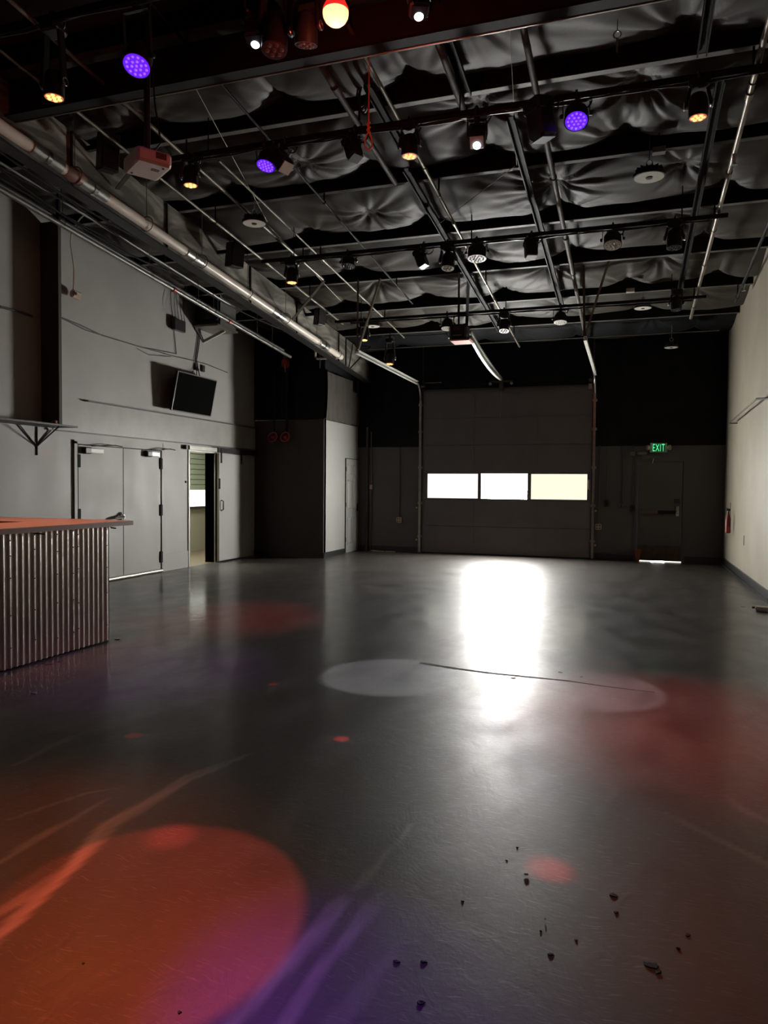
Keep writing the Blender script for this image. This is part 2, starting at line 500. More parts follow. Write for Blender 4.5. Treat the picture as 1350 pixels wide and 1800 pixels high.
cloth('blackout_cloth', (GX1 + 0.03, YB, 2.37), (XR - GX1 - 0.03, 0, 0), (0, 0, 2.35), 90, 40, 0.010, 16, M_BLACKCLOTH, 2, (0, -1, 0),
      'black cloth covering the upper back wall above the exit door', 'cloth')
cloth('blackout_cloth', (-6.0, YB, 2.39), (GX0 + 5.97, 0, 0), (0, 0, 2.33), 50, 40, 0.010, 11, M_BLACKCLOTH, 3, (0, -1, 0),
      'black cloth on the back wall left of the roll-up door', 'cloth')
cloth('blackout_cloth', (GX0 + 0.0, YB, 3.66), (GX1 - GX0, 0, 0), (0, 0, 1.05), 80, 24, 0.006, 20, M_BLACKCLOTH, 4, (0, -1, 0),
      'black cloth strip above the roll-up door', 'cloth')
cloth('blackout_cloth', (XL, 13.99, 2.87), (1.62, 0, 0), (0, 0, 2.0), 50, 40, 0.010, 14, M_BLACKCLOTH, 5, (0, -1, 0),
      'black cloth above the dark partition front in the corner', 'cloth')
cloth('blackout_cloth', (-6.06, 13.96, 2.87), (0, 2.04, 0), (0, 0, 1.9), 40, 30, 0.006, 9, M_BLACKCLOTH, 6, (1, 0, 0),
      'black backing cloth behind the taupe drape on the pale partition', 'cloth')
dr = thing('hanging_drape', 'taupe cloth hanging above the pale partition wall with door', 'drape', (-6.0, 15.0, 2.88))
cloth('drape_panel', (-5.97, 14.0, 2.86), (0, 1.42, 0), (0, -0.0, 0.98), 40, 30, 0.016, 13, M_CLOTH, 8, (1, 0, 0), None, None, dr)
cloth('drape_panel', (-5.99, 15.38, 2.88), (0, 0.55, 0), (0, 0, 0.74), 20, 20, 0.012, 7, M_CLOTH, 9, (1, 0, 0), None, None, dr)
# baseboards
def base(name, b):
    return struct(b.build(name, M_BASE))
m = MB().box(-5.99, GX0 - 0.1, YB - 0.02, YB, 0, 0.13); m.box(GX1 + 0.06, EX0 - 0.05, YB - 0.02, YB, 0, 0.13); m.box(EX1 + 0.05, XR, YB - 0.02, YB, 0, 0.13)
base('baseboard_back', m)
m = MB().box(XR - 0.02, XR, YF, YB, 0, 0.14); m.box(XR - 0.05, XR - 0.02, YF, YB, 0, 0.03)
base('baseboard_right', m)
base('baseboard_partition', MB().box(-6.0, -5.985, 14.0, 15.17, 0, 0.11))
base('baseboard_partition_front', MB().box(XL, -5.985, 13.965, 13.98, 0, 0.115))

# ------------------------------------------------------------------ the next room behind the sliding door
AX = -9.3
AY1 = onx(368, 900, AX).y
M_OLIVE = mat('next_room_olive', (0.42, 0.39, 0.30), 0.6, noise=(2, 0.05))
struct(MB().box(AX - 0.1, AX, 9.0, AY1 + 0.1, 0, 3.0).build('wall_next_room_end', M_OLIVE))
struct(MB().box(AX, XL - T, AY1, AY1 + 0.1, 0, 3.0).build('wall_next_room_side', mat('next_room_brown', (0.22, 0.19, 0.14), 0.6, noise=(2, 0.05))))
struct(MB().box(AX, XL - T, 9.0, 9.1, 0, 3.0).build('wall_next_room_near', M_OLIVE))
struct(MB().box(AX, XL - T, 9.0, AY1, 3.0, 3.1).build('ceiling_next_room', M_OLIVE))
struct(MB().box(AX, XL, 9.0, AY1, -0.05, 0.0).build('floor_next_room', mat('next_room_brown_floor', (0.16, 0.12, 0.08), 0.35, noise=(3, 0.1))))
pw0, pw1 = onx(331, 862, AX + 0.02), onx(368, 889, AX + 0.02)
nl = thing('next_room_fill', 'added fill lamp, out of view, in the room behind the sliding door', 'ceiling lamp', (-8.5, 12.2, 2.9))  # added lamp, out of view, to brighten the room seen through the doorway
MB().box(-8.8, -8.2, 11.7, 12.7, 2.93, 3.0).build('fill_lamp_tray', M_WHITE, nl)
al = bpy.data.lights.new('next_room_fill_light', 'AREA'); al.energy = 130; al.size = 0.55; al.color = (0.95, 1.0, 0.85)
alo = bpy.data.objects.new('next_room_fill_light', al); COL.objects.link(alo); alo.parent = nl; alo.location = (0, 0, 0.02)
wn = struct(MB().box(AX, AX + 0.02, pw0.y - 1.2, AY1, pw1.z, pw0.z).build('window_1', glow('next_room_daylight', (1.0, 1.0, 0.92), 3.0)))
m = MB().box(AX + 0.0, AX + 0.05, pw0.y - 1.25, AY1, pw1.z - 0.05, pw1.z)
m.build('window_sill', mat('dark_sill', (0.03, 0.03, 0.03), 0.5, noise=(5, 0.1)), wn)
bl = MB()
for k in range(9):
    z = pw0.z + 0.02 + k * 0.115
    bl.box(AX + 0.0, AX + 0.03, pw0.y - 1.2, AY1, z, z + 0.1)
bl.build('window_blind', mat('pale_green_blind', (0.42, 0.47, 0.36), 0.6, noise=(3, 0.05)), wn)

# ------------------------------------------------------------------ ceiling: deck, purlins, draped insulation facing
dk = MB().hexa([(XL - T, YF, roof(YF) + 0.26), (XR + T, YF, roof(YF) + 0.26), (XR + T, YB + T, roof(YB + T) + 0.26), (XL - T, YB + T, roof(YB + T) + 0.26),
                (XL - T, YF, roof(YF) + 0.36), (XR + T, YF, roof(YF) + 0.36), (XR + T, YB + T, roof(YB + T) + 0.36), (XL - T, YB + T, roof(YB + T) + 0.36)])
ceiling = struct(dk.build('ceiling', mat('roof_deck', (0.03, 0.028, 0.025), 0.8, noise=(2, 0.1))))
PUR = [14.43, 12.97, 11.48, 10.0, 8.5, 7.0, 5.53, 4.03, 2.53, 1.0, -0.5, -2.0]
for y in PUR:
    z = roof(y)
    m = MB()
    m.box(XL, XR, y - 0.004, y + 0.004, z, z + 0.22)         # web
    m.box(XL, XR, y - 0.062, y + 0.004, z + 0.214, z + 0.22)
    pu = m.build('purlin', M_WEB, ceiling)
    m = MB().box(XL, XR, y - 0.010, y + 0.062, z - 0.006, z)
    m.box(XL, XR, y + 0.056, y + 0.062, z, z + 0.02)
    m.build('flange', M_PURLIN, pu)
def fabric_bay(y0, y1, seed):
    rs = np.random.RandomState(seed)
    nx, ny = 320, 52
    xs = np.linspace(XL, XR, nx); vs_ = np.linspace(0, 1, ny)
    X, Vv = np.meshgrid(xs, vs_)
    Y = y0 + (y1 - y0) * Vv
    # tie points where the facing is pulled up
    ties = []
    x = XL + rs.rand() * 1.2
    while x < XR:
        ties.append((x, y1 - 0.05 - rs.rand() * 0.12)); x += 1.3 + rs.rand() * 1.2
    far = sorted(t[0] for t in ties)
    x = XL + rs.rand() * 1.0
    while x < XR:
        ties.append((x, y0 + 0.08 + rs.rand() * 0.75)); x += 1.1 + rs.rand() * 1.5
    edges = [XL - 0.3] + far + [XR + 0.3]
    lob = np.ones_like(X)
    for a, c in zip(edges[:-1], edges[1:]):
        msk = (X >= a) & (X < c)
        u = (X[msk] - a) / (c - a)
        lob[msk] = np.abs(np.sin(np.pi * u)) ** 0.45
    w = np.clip(Vv * 1.3 - 0.1, 0, 1)
    lob = 1 - w * (1 - lob) * 0.75
    prof = np.sin(np.pi * np.clip(Vv, 0, 1) ** 1.35) ** 0.5
    ph = rs.rand(12) * 6.28
    lf = 0.5 + 0.25 * np.sin(X * 1.3 + Y * 0.7 + ph[0]) + 0.15 * np.sin(X * 2.9 - Y * 2.1 + ph[1]) + 0.1 * np.sin(Y * 4.2 + X * 0.9 + ph[2])
    h = 0.25 * prof * lob * (0.62 + 0.5 * lf)
    for k, (tx, ty) in enumerate(ties):
        dx, dy = X - tx, Y - ty
        r = np.hypot(dx, dy) + 1e-6
        th = np.arctan2(dy, dx)
        n = rs.randint(7, 13); p = rs.rand() * 6.28
        fold = np.sin(n * th + p + 1.2 * np.sin(3 * th + p)) + 0.5 * np.sin((2 * n + 3) * th + p * 2)
        fold = np.sign(fold) * np.abs(fold) ** 0.7
        reach = 0.30 + 0.35 * rs.rand()
        h -= 0.085 * np.exp(-(r / 0.20) ** 2) * (0.6 + 0.6 * rs.rand())
        h += 0.019 * fold * np.exp(-r / reach) * np.clip(r / 0.08, 0, 1)
    h += 0.004 * np.sin(X * 9 + 3 * np.sin(Y * 3 + ph[3]) + ph[4]) + 0.003 * np.sin(Y * 17 + 4 * np.sin(X * 2.2 + ph[5]))
    edge = np.clip(np.minimum(Vv, 1 - Vv) / 0.06, 0, 1)
    Z = roof(Y) + 0.20 - np.clip(h, -0.02, 0.27) * edge
    pts = np.stack([X.ravel(), Y.ravel(), Z.ravel()], 1)
    i = np.arange(nx * ny).reshape(ny, nx)
    q = np.stack([i[:-1, :-1].ravel(), i[1:, :-1].ravel(), i[1:, 1:].ravel(), i[:-1, 1:].ravel()], 1)
    org = Vector(ceiling['_o'])
    me = bpy.data.meshes.new('insulation_facing')
    me.vertices.add(len(pts)); me.vertices.foreach_set('co', (pts - np.array(org)).ravel())
    me.loops.add(q.size); me.loops.foreach_set('vertex_index', q.ravel())
    me.polygons.add(len(q)); me.polygons.foreach_set('loop_start', np.arange(0, q.size, 4)); me.polygons.foreach_set('loop_total', np.full(len(q), 4))
    me.polygons.foreach_set('use_smooth', np.ones(len(q), dtype=bool))
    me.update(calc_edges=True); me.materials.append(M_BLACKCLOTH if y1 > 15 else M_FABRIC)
    o = bpy.data.objects.new('insulation_facing', me); COL.objects.link(o); o.parent = ceiling
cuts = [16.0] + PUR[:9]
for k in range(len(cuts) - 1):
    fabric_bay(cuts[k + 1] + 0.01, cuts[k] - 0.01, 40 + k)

# ------------------------------------------------------------------ roll-up garage door
gd = thing('rollup_door', 'dark grey sectional roll-up door with three bright window panes', 'garage door', (-2.61, YB, 0))
seams = [0.0, 0.625, 1.215, 1.82, 2.42, 3.02, 3.62]
panes = [(-4.325, -3.18), (-3.105, -2.105), (-2.025, -0.86)]
PZ0, PZ1 = 1.245, 1.785
for k in range(6):
    z0, z1 = seams[k] + 0.004, seams[k + 1] - 0.004
    m = MB()
    if k != 2:
        m.box(GX0, GX1, YB - 0.03, YB + 0.02, z0, z1)
        m.box(GX0, GX1, YB - 0.036, YB - 0.03, z0 + 0.012, z0 + 0.05); m.box(GX0, GX1, YB - 0.036, YB - 0.03, z1 - 0.05, z1 - 0.012)
        for xx in (-3.30, -1.95):
            m.box(xx - 0.03, xx + 0.03, YB - 0.04, YB - 0.03, z0 + 0.02, z1 - 0.02)
    else:
        m.box(GX0, GX1, YB - 0.03, YB + 0.02, z0, PZ0); m.box(GX0, GX1, YB - 0.03, YB + 0.02, PZ1, z1)
        xs = [GX0] + [v for p in panes for v in p] + [GX1]
        for i in range(0, len(xs), 2):
            m.box(xs[i], xs[i + 1], YB - 0.03, YB + 0.02, PZ0, PZ1)
    sec = m.build('door_section', M_DGREY, gd)
    if k == 2:
        for i, (a, c) in enumerate(panes):
            col, st = ((1.0, 0.985, 0.93), PANE_SUN) if i == 1 else ((1.0, 0.95, 0.74), PANE_SIDE) if i == 2 else ((1.0, 0.98, 0.86), PANE_SIDE * 1.25)
            p = MB().box(a, c, YB - 0.008, YB - 0.002, PZ0, PZ1).build('window_pane', glow('frosted_pane_daylight_%d' % i, col, st), sec)
            p['label'] = 'frosted window pane glowing with daylight'
# weather strip, struts
MB().box(GX0, GX1, YB - 0.045, YB - 0.03, 0.0, 0.03).build('bottom_seal', M_BLACK, gd)
MB().box(GX0 + 0.02, GX1 - 0.02, YB - 0.06, YB - 0.03, 3.55, 3.58).build('stiffening_strut', M_DGREY, gd)
# pull cord on the door
MB().tube([(-2.69, YB - 0.09, 3.70), (-2.69, YB - 0.07, 3.3), (-2.70, YB - 0.07, 2.98)], 0.006, 6).build('pull_cord', mat('pale_cord', (0.3, 0.27, 0.24), 0.7, noise=(9, 0.1)), gd)
# tracks
def door_track(x, zt, yend, label):
    t = thing('door_track', label, 'door track', (x, YB - 0.06, 0), 'roll-up door tracks')
    def rail(name, pts, w, h):
        m = MB()
        for a, c in zip(pts[:-1], pts[1:]):
            m.bar(a, c, w, h, up=(1, 0, 0) if abs(V(c).z - V(a).z) > abs(V(c).y - V(a).y) else (0, 0, 1))
        return m.build(name, M_STEEL, t)
    yv = YB - 0.07
    rail('vertical_track', [(x, yv, 0.02), (x, yv, zt - 0.35)], 0.03, 0.05)
    arc = [(x, yv - 0.35 * (1 - math.cos(q)), zt - 0.35 + 0.35 * math.sin(q)) for q in [i * math.pi / 16 for i in range(9)]]
    MB().tube(arc, 0.022, 8).build('track_curve', M_STEEL, t, smooth=True)
    zt2 = zt + 0.02
    m = MB(); m.bar((x, yv - 0.33, zt), (x, yend, zt2), 0.012, 0.075); m.bar((x + 0.022, yv - 0.33, zt + 0.032), (x + 0.022, yend, zt2 + 0.032), 0.045, 0.008)
    m.bar((x + 0.022, yv - 0.33, zt - 0.032), (x + 0.022, yend, zt2 - 0.032), 0.045, 0.008)
    m.build('horizontal_track', mat('bright_track_steel', (0.70, 0.69, 0.64), 0.4, metal=0.55, noise=(8, 0.08)), t)
    for zz in (0.35, 1.1, 1.9, 2.7, 3.3):
        MB().box(x - 0.05, x + 0.05, yv + 0.02, YB - 0.001, zz, zz + 0.05).build('track_bracket', M_STEEL, t)
    for zz in (0.30, 1.02):
        MB().lathe((x - 0.06 if x < -2 else x + 0.06, yv - 0.02, zz), (0, -1, 0), [(-0.02, 0.022), (0.01, 0.022), (0.015, 0.012)], 10).build('roller', M_BRASS, t, smooth=True)
    return t
tl = door_track(-4.49, 3.77, 11.8, 'left steel track of the roll-up door with a white horizontal arm')
tr = door_track(-0.735, 3.82, 12.0, 'right steel track of the roll-up door beside the black cloth')
MB().bar(ony(629.5, 492, 11.45), (-4.47, 11.83, 3.80), 0.03, 0.03).build('track_hanger', M_CONDUIT, tl)
MB().bar(ony(669, 490, 11.45), (-4.47, 11.86, 3.80), 0.03, 0.03).build('track_hanger', M_CONDUIT, tl)
M_RUST = mat('red_perforated_angle', (0.10, 0.055, 0.045), 0.5, metal=0.4, noise=(20, 0.2))
MB().bar(ony(1026, 466, 11.48), (-0.73, 12.03, 3.86), 0.035, 0.012).build('track_hanger', M_RUST, tr)
MB().bar(ony(1070, 459, 11.48), (-0.73, 12.05, 3.86), 0.035, 0.012).build('track_hanger', M_RUST, tr)
# torsion shaft
ts = thing('torsion_shaft', 'thin torsion shaft with centre bracket above the roll-up door', 'shaft', (-2.6, YB - 0.1, 3.7))
MB().tube([(-4.5, YB - 0.1, 3.74), (-0.72, YB - 0.1, 3.74)], 0.013, 8).build('shaft', M_BLACKM, ts)
m = MB().box(-2.92, -2.45, YB - 0.16, YB - 0.05, 3.76, 3.79); m.box(-2.72, -2.64, YB - 0.14, YB - 0.03, 3.58, 3.84)
m.build('centre_bracket', M_BROWNP, ts)
for xx in (-2.92, -2.46):
    MB().lathe((xx, YB - 0.11, 3.73), (0, -1, 0), [(-0.02, 0.03), (0.02, 0.03), (0.03, 0.015)], 10).build('pulley', M_STEEL, ts, smooth=True)
for xx in (-4.42, -0.82):
    MB().lathe((xx - 0.04, YB - 0.1, 3.74), (1, 0, 0), [(0, 0.06), (0.01, 0.05), (0.07, 0.05), (0.08, 0.06)], 14).build('cable_drum', M_BROWNP, ts, smooth=True)
MB().box(-0.86, -0.80, YB - 0.12, YB - 0.03, 3.55, 3.66).build('end_bearing_plate', M_CREAMPL, ts)
MB().tube(sag((-4.4, YB - 0.12, 3.80), (-4.0, YB - 0.12, 3.80), 0, 3), 0.008, 6).build('stub_rod', M_STEEL, ts)
# opener: motor box and the pale trolley rail
op = thing('door_opener', 'black door opener motor hung by straps with a pale rail', 'door opener', ony(805, 590, 12.45))
oc = ony(808, 586, 12.45)
MB().obox(oc, (0, -1, 0), 0.34, 0.30, 0.26, bev=0.03).build('motor_box', M_BLACK, op)
MB().box(oc.x - 0.07, oc.x + 0.05, oc.y - 0.185, oc.y - 0.17, oc.z + 0.02, oc.z + 0.08).build('label_plate', mat('dull_red_plate', (0.10, 0.04, 0.03), 0.5, noise=(9, 0.1)), op)
MB().box(oc.x - 0.08, oc.x + 0.07, oc.y - 0.19, oc.y - 0.17, oc.z - 0.075, oc.z - 0.06).build('trim_strip', M_STEEL, op)
MB().bar((oc.x - 0.22, oc.y - 0.1, oc.z + 0.02), (oc.x - 0.15, oc.y - 0.15, oc.z - 0.1), 0.02, 0.02).build('release_lever', M_CONDUIT, op)
MB().hexa([(oc.x - 0.12, oc.y - 0.18, oc.z - 0.16), (oc.x + 0.2, oc.y - 0.18, oc.z - 0.16), (oc.x + 0.2, oc.y + 0.16, oc.z - 0.16), (oc.x - 0.12, oc.y + 0.16, oc.z - 0.16),
           (oc.x - 0.14, oc.y - 0.19, oc.z - 0.135), (oc.x + 0.22, oc.y - 0.19, oc.z - 0.135), (oc.x + 0.22, oc.y + 0.18, oc.z - 0.135), (oc.x - 0.14, oc.y + 0.18, oc.z - 0.135)]).build('light_lens', mat('pink_lens', (0.6, 0.28, 0.25), 0.4, noise=(9, 0.08)), op)
MB().bar(ony(807, 478, 11.46), (oc.x - 0.02, oc.y, oc.z + 0.12), 0.035, 0.01).build('hanger_strap', M_BLACKM, op)
MB().bar(ony(824, 478, 11.46), (oc.x + 0.12, oc.y, oc.z + 0.12), 0.05, 0.012).build('hanger_strap', M_BLACKM, op)
ra, rb = Vector((oc.x + 0.18, oc.y, oc.z - 0.03)), Vector((-2.68, YB - 0.12, 3.82))
for k, (dx, dz, nm) in enumerate(((0.0, 0.05, 'trolley_rail'), (0.0, -0.035, 'belt_rail'))):
    pts = sag(ra + Vector((dx, 0, dz)), rb + Vector((dx, 0, dz * 0.3)), 0.05 + 0.05 * k, 8)
    m = MB()
    for a, c in zip(pts[:-1], pts[1:]):
        m.bar(a, c, 0.05, 0.04)
    m.build(nm, MATS['bright_track_steel'], op)

# ------------------------------------------------------------------ exit door and what hangs on the back wall
ed = struct(MB().box(EX0 + 0.012, EX1 - 0.012, YB - 0.02, YB + 0.03, 0.018, EZ - 0.012).build('door_1', M_BACK))
m = MB().box(EX0 - 0.05, EX0, YB - 0.03, YB + 0.05, 0, EZ + 0.05); m.box(EX1, EX1 + 0.05, YB - 0.03, YB + 0.05, 0, EZ + 0.05); m.box(EX0, EX1, YB - 0.03, YB + 0.05, EZ, EZ + 0.05)
m.build('door_frame', M_BACK, ed)
m = MB().box(EX0 + 0.05, EX1 - 0.1, YB - 0.075, YB - 0.055, 0.99, 1.05); m.box(EX0 + 0.05, EX0 + 0.12, YB - 0.06, YB - 0.02, 0.98, 1.06)
m.build('push_bar', M_BLACKM, ed)
MB().box(EX0 + 0.05, EX0 + 0.40, YB - 0.085, YB - 0.07, 0.985, 1.055).build('push_pad', mat('worn_tan_plate', (0.16, 0.11, 0.09), 0.4, metal=0.3, noise=(9, 0.1)), ed)
m = MB().box(EX1 - 0.13, EX1 - 0.07, YB - 0.08, YB - 0.02, 0.94, 1.14); m.lathe((EX1 - 0.1, YB - 0.08, 1.02), (0, -1, 0), [(0, 0.028), (0.04, 0.028), (0.05, 0.015)], 12)
m.build('latch_set', M_CHROME, ed)
MB().box(EX1 - 0.16, EX1 - 0.06, YB - 0.05, YB - 0.02, 1.2, 1.29).build('deadbolt_box', M_BLACK, ed)
MB().box(EX0 + 0.02, EX1 - 0.02, YB - 0.025, YB - 0.02, 0.03, 0.33).build('kick_plate', M_KICK, ed)
MB().box(EX0 + 0.08, EX0 + 0.42, YB - 0.09, YB - 0.03, EZ + 0.06, EZ + 0.12).build('door_closer', mat('putty_metal', (0.13, 0.12, 0.11), 0.5, noise=(6, 0.08)), ed)
MB().tube([(EX0 + 0.3, YB - 0.06, EZ + 0.06), (EX0 + 0.28, YB - 0.06, EZ - 0.03), (EX0 + 0.28, YB - 0.03, EZ - 0.04)], 0.012, 6).build('closer_arm', M_STEEL, ed)
# daylight under the door
MB().box(EX0 - 0.02, EX1 - 0.01, YB - 0.004, YB + 0.05, 0.002, 0.016).build('door_gap', glow('daylight_under_door', (1, 0.97, 0.85), 2.2), ed)
MB().box(EX0 + 0.28, EX0 + 0.55, YB - 0.012, YB + 0.02, 0.002, 0.032).build('door_gap', glow('sun_under_door', (1, 0.98, 0.92), 12), ed)
dw = MB().hexa([(EX0 + 0.0, YB - 0.10, 0.0), (EX0 + 0.06, YB - 0.10, 0.0), (EX0 + 0.06, YB - 0.04, 0.0), (EX0 + 0.0, YB - 0.04, 0.0),
                (EX0 - 0.04, YB - 0.08, 0.24), (EX0 + 0.10, YB - 0.08, 0.24), (EX0 + 0.10, YB - 0.045, 0.24), (EX0 - 0.04, YB - 0.045, 0.24)]).build('wedge_flag', mat('rust_orange_felt', (0.22, 0.055, 0.03), 0.7, noise=(9, 0.1)))
tag(dw, 'small rust red wedge standing at the foot of the exit door', 'door wedge')

# exit sign
sx0, sx1, sz0, sz1 = 0.36, 0.70, 2.23, 2.42
es = thing('exit_sign', 'lit green EXIT sign with two emergency lamp heads above the back door', 'exit sign', ((sx0 + sx1) / 2, YB - 0.1, sz0))
yy = YB - 0.09
MB().hexa([(sx0 + 0.02, yy, sz0), (sx1 - 0.02, yy, sz0), (sx1, YB - 0.03, sz0), (sx0, YB - 0.03, sz0), (sx0 + 0.02, yy, sz1), (sx1 - 0.02, yy, sz1), (sx1, YB - 0.03, sz1), (sx0, YB - 0.03, sz1)]).build('housing', mat('sign_lit_housing', (0.45, 0.55, 0.42), 0.4, noise=(9, 0.05)), es)  # housing colour takes in the green light of the sign
MB().box(sx0 + 0.05, sx1 - 0.05, yy - 0.004, yy, sz0 + 0.015, sz1 - 0.015).build('sign_face', glow('exit_face', (0.004, 0.16, 0.04), 0.2), es)
MATS['exit_face'].node_tree.nodes['Principled BSDF'].inputs['Base Color'].default_value = (0.004, 0.012, 0.006, 1)
for s, xx in ((-1, sx0 - 0.02), (1, sx1 + 0.02)):
    MB().lathe((xx, YB - 0.07, (sz0 + sz1) / 2), (s, -0.6, 0), [(-0.05, 0.03), (0.0, 0.05), (0.03, 0.055), (0.035, 0.04)], 14).build('emergency_lamp', M_CREAMPL, es, smooth=True)
tcv = bpy.data.curves.new('exit_text', 'FONT'); tcv.body = 'EXIT'; tcv.align_x = 'CENTER'; tcv.align_y = 'CENTER'; tcv.size = 0.2; tcv.extrude = 0.003; tcv.offset = 0.0; tcv.space_character = 1.2
tob = bpy.data.objects.new('tmp', tcv); COL.objects.link(tob)
bpy.context.view_layer.update()
tme = bpy.data.meshes.new_from_object(tob.evaluated_get(bpy.context.evaluated_depsgraph_get()))
bpy.data.objects.remove(tob)
xsz = [v.co.x for v in tme.vertices]; ysz = [v.co.y for v in tme.vertices]
kx, ky = 0.225 / (max(xsz) - min(xsz)), 0.145 / (max(ysz) - min(ysz))
cxm, cym = (max(xsz) + min(xsz)) / 2, (max(ysz) + min(ysz)) / 2
eo = Vector(es['_o'])
for v in tme.vertices:
    v.co = Vector(((v.co.x - cxm) * kx + (sx0 + sx1) / 2, yy - 0.006 - v.co.z, (v.co.y - cym) * ky + (sz0 + sz1) / 2)) - eo
tme.materials.clear(); tme.materials.append(glow('exit_letters', (0.06, 1.0, 0.36), 1.05))
for p in tme.polygons:
    p.material_index = 0
lo = bpy.data.objects.new('lettering', tme); COL.objects.link(lo); lo.parent = es; lo['label'] = 'bright green letters EXIT'
tag(MB().obox((0.03, YB - 0.035, 2.21), (0, 1, 0), 0.07, 0.11, 0.10, bev=0.01).build('junction_box', mat('tan_box', (0.13, 0.11, 0.09), 0.5, noise=(9, 0.08))), 'square tan junction box left of the exit sign', 'junction box')
tag(MB().obox((0.22, YB - 0.04, 2.215), (0, 1, 0), 0.06, 0.2, 0.075, bev=0.02).build('door_alarm', mat('pale_tan_case', (0.22, 0.20, 0.17), 0.5, noise=(9, 0.08))), 'long pale alarm case between junction box and exit sign', 'alarm')

# outlets, switches and their conduits on the back wall
def outlet(x, z, label, ztop):
    t = thing('wall_outlet', label, 'outlet', (x, YB - 0.02, z - 0.06))
    MB().obox((x, YB - 0.03, z), (0, 1, 0), 0.05, 0.125, 0.125, bev=0.012).build('cover_plate', M_CREAMPL, t)
    for dx in (-0.027, 0.027):
        for dz in (-0.027, 0.027):
            MB().box(x + dx - 0.017, x + dx + 0.017, YB - 0.058, YB - 0.055, z + dz - 0.017, z + dz + 0.017).build('socket', mat('brown_socket', (0.14, 0.09, 0.06), 0.5, noise=(9, 0.05)), t)
    MB().tube([(x, YB - 0.018, z + 0.06), (x, YB - 0.018, ztop)], 0.011, 8).build('conduit', M_BACK, t)
p = ony(702, 914, YB); outlet(p.x, p.z, 'square almond outlet with conduit left of the roll-up door', 2.38)
p = ony(1052, 926, YB); outlet(p.x, p.z, 'square almond outlet low on the wall right of the roll-up door', 2.38)
for px, py, nm, lab, w in ((1066, 885, 'switch_box', 'black switch box on conduit nearest the roll-up door', 0.09), (1112, 893, 'switch_box', 'black switch box beside the exit door frame', 0.10)):
    p = ony(px, py, YB)
    t = thing(nm, lab, 'switch', (p.x, YB - 0.02, p.z - 0.06))
    MB().obox((p.x, YB - 0.025, p.z), (0, 1, 0), 0.05, w, 0.14, bev=0.01).build('box', M_BLACK, t)
    MB().box(p.x - 0.012, p.x + 0.012, YB - 0.06, YB - 0.05, p.z - 0.03, p.z + 0.03).build('toggle', M_BLACKM, t)
    MB().tube([(p.x, YB - 0.018, p.z + 0.07), (p.x, YB - 0.018, 2.36)], 0.011, 8).build('conduit', M_BACK, t)
p = ony(1092, 889, YB)
t = thing('round_thermostat', 'round silver dial on conduit between two black switch boxes', 'dial', (p.x, YB - 0.02, p.z - 0.06))
MB().lathe((p.x, YB - 0.001, p.z), (0, -1, 0), [(0, 0.05), (0.03, 0.05), (0.035, 0.045)], 18).build('dial_body', mat('dull_silver', (0.2, 0.2, 0.19), 0.4, metal=0.5, noise=(9, 0.1)), t, smooth=True)
MB().box(p.x - 0.012, p.x + 0.012, YB - 0.05, YB - 0.036, p.z - 0.035, p.z + 0.035).build('dial_knob', M_BLACK, t)
for dx in (-0.02, 0.02):
    MB().tube([(p.x + dx, YB - 0.018, p.z + 0.04), (p.x + dx, YB - 0.018, 2.36)], 0.010, 8).build('conduit', M_BACK, t)
p = ony(1033, 852, YB - 0.02)
tag(MB().obox((p.x + 0.03, YB - 0.045, p.z), (0, 1, 0), 0.03, 0.05, 0.22, bev=0.008).build('slide_latch', M_STEEL), 'small grey latch at the right end of the window row', 'latch')
# corner pipes at the left end of the back wall
for k, (px, r, lab) in enumerate(((644, 0.028, 'thick dark pipe standing in the back left corner'), (651, 0.014, 'thin conduit standing right of the thick corner pipe'))):
    p = ony(px, 960, YB - 0.06)
    tag(MB().tube([(p.x, YB - 0.05, 0.0), (p.x, YB - 0.05, 2.85 - 0.1 * k)], r, 10).build('corner_pipe', M_BACK if k else M_LEDGE, None, True), lab, 'pipe')
p = ony(653, 856, YB)
tag(MB().obox((p.x, YB - 0.035, p.z), (0, 1, 0), 0.06, 0.06, 0.11, bev=0.01).build('wall_switch', M_CREAMPL), 'small almond switch beside the back left corner', 'switch')
# bits lying along the back wall
bt = thing('scrap_strip', 'pale broken strip lying along the back wall under the outlet', 'scrap', (onz(690, 966, 0).x, 15.85, 0))
for k, (a, c) in enumerate((((662, 968), (688, 967)), ((690, 967), (712, 966)), ((664, 966), (676, 966)))):
    A, B = onz(*a, 0), onz(*c, 0); A.y = 15.80 + 0.05 * k; B.y = 15.82 + 0.03 * k; A.z = B.z = 0.013
    MB().bar(A, B, 0.05, 0.025).build('strip_piece', M_CREAMPL, bt)

# ------------------------------------------------------------------ partition door (six panel) on the pale face
PD0, PD1, PDZ = 15.19, 15.98, 2.10
d2 = struct(MB().box(-6.0, -5.985, PD0, PD1, 0.01, PDZ).build('door_2', M_BOXW))
for (y0, y1) in ((15.30, 15.53), (15.64, 15.87)):
    for (z0, z1) in ((0.2, 0.78), (0.98, 1.62), (1.75, 1.97)):
        m = MB()
        m.hexa([(-5.985, y0, z0), (-5.985, y1, z0), (-5.985, y1, z1), (-5.985, y0, z1), (-5.972, y0 + .03, z0 + .03), (-5.972, y1 - .03, z0 + .03), (-5.972, y1 - .03, z1 - .03), (-5.972, y0 + .03, z1 - .03)])
        m.build('door_panel', M_BOXW, d2)
        g = MB()
        for (a0, a1, c0, c1) in ((y0 - .02, y0, z0, z1), (y1, y1 + .02, z0, z1), (y0, y1, z0 - .02, z0), (y0, y1, z1, z1 + .02)):
            g.box(-5.986, -5.978, a0, a1, c0, c1)
        g.build('panel_moulding', M_BOXW, d2)
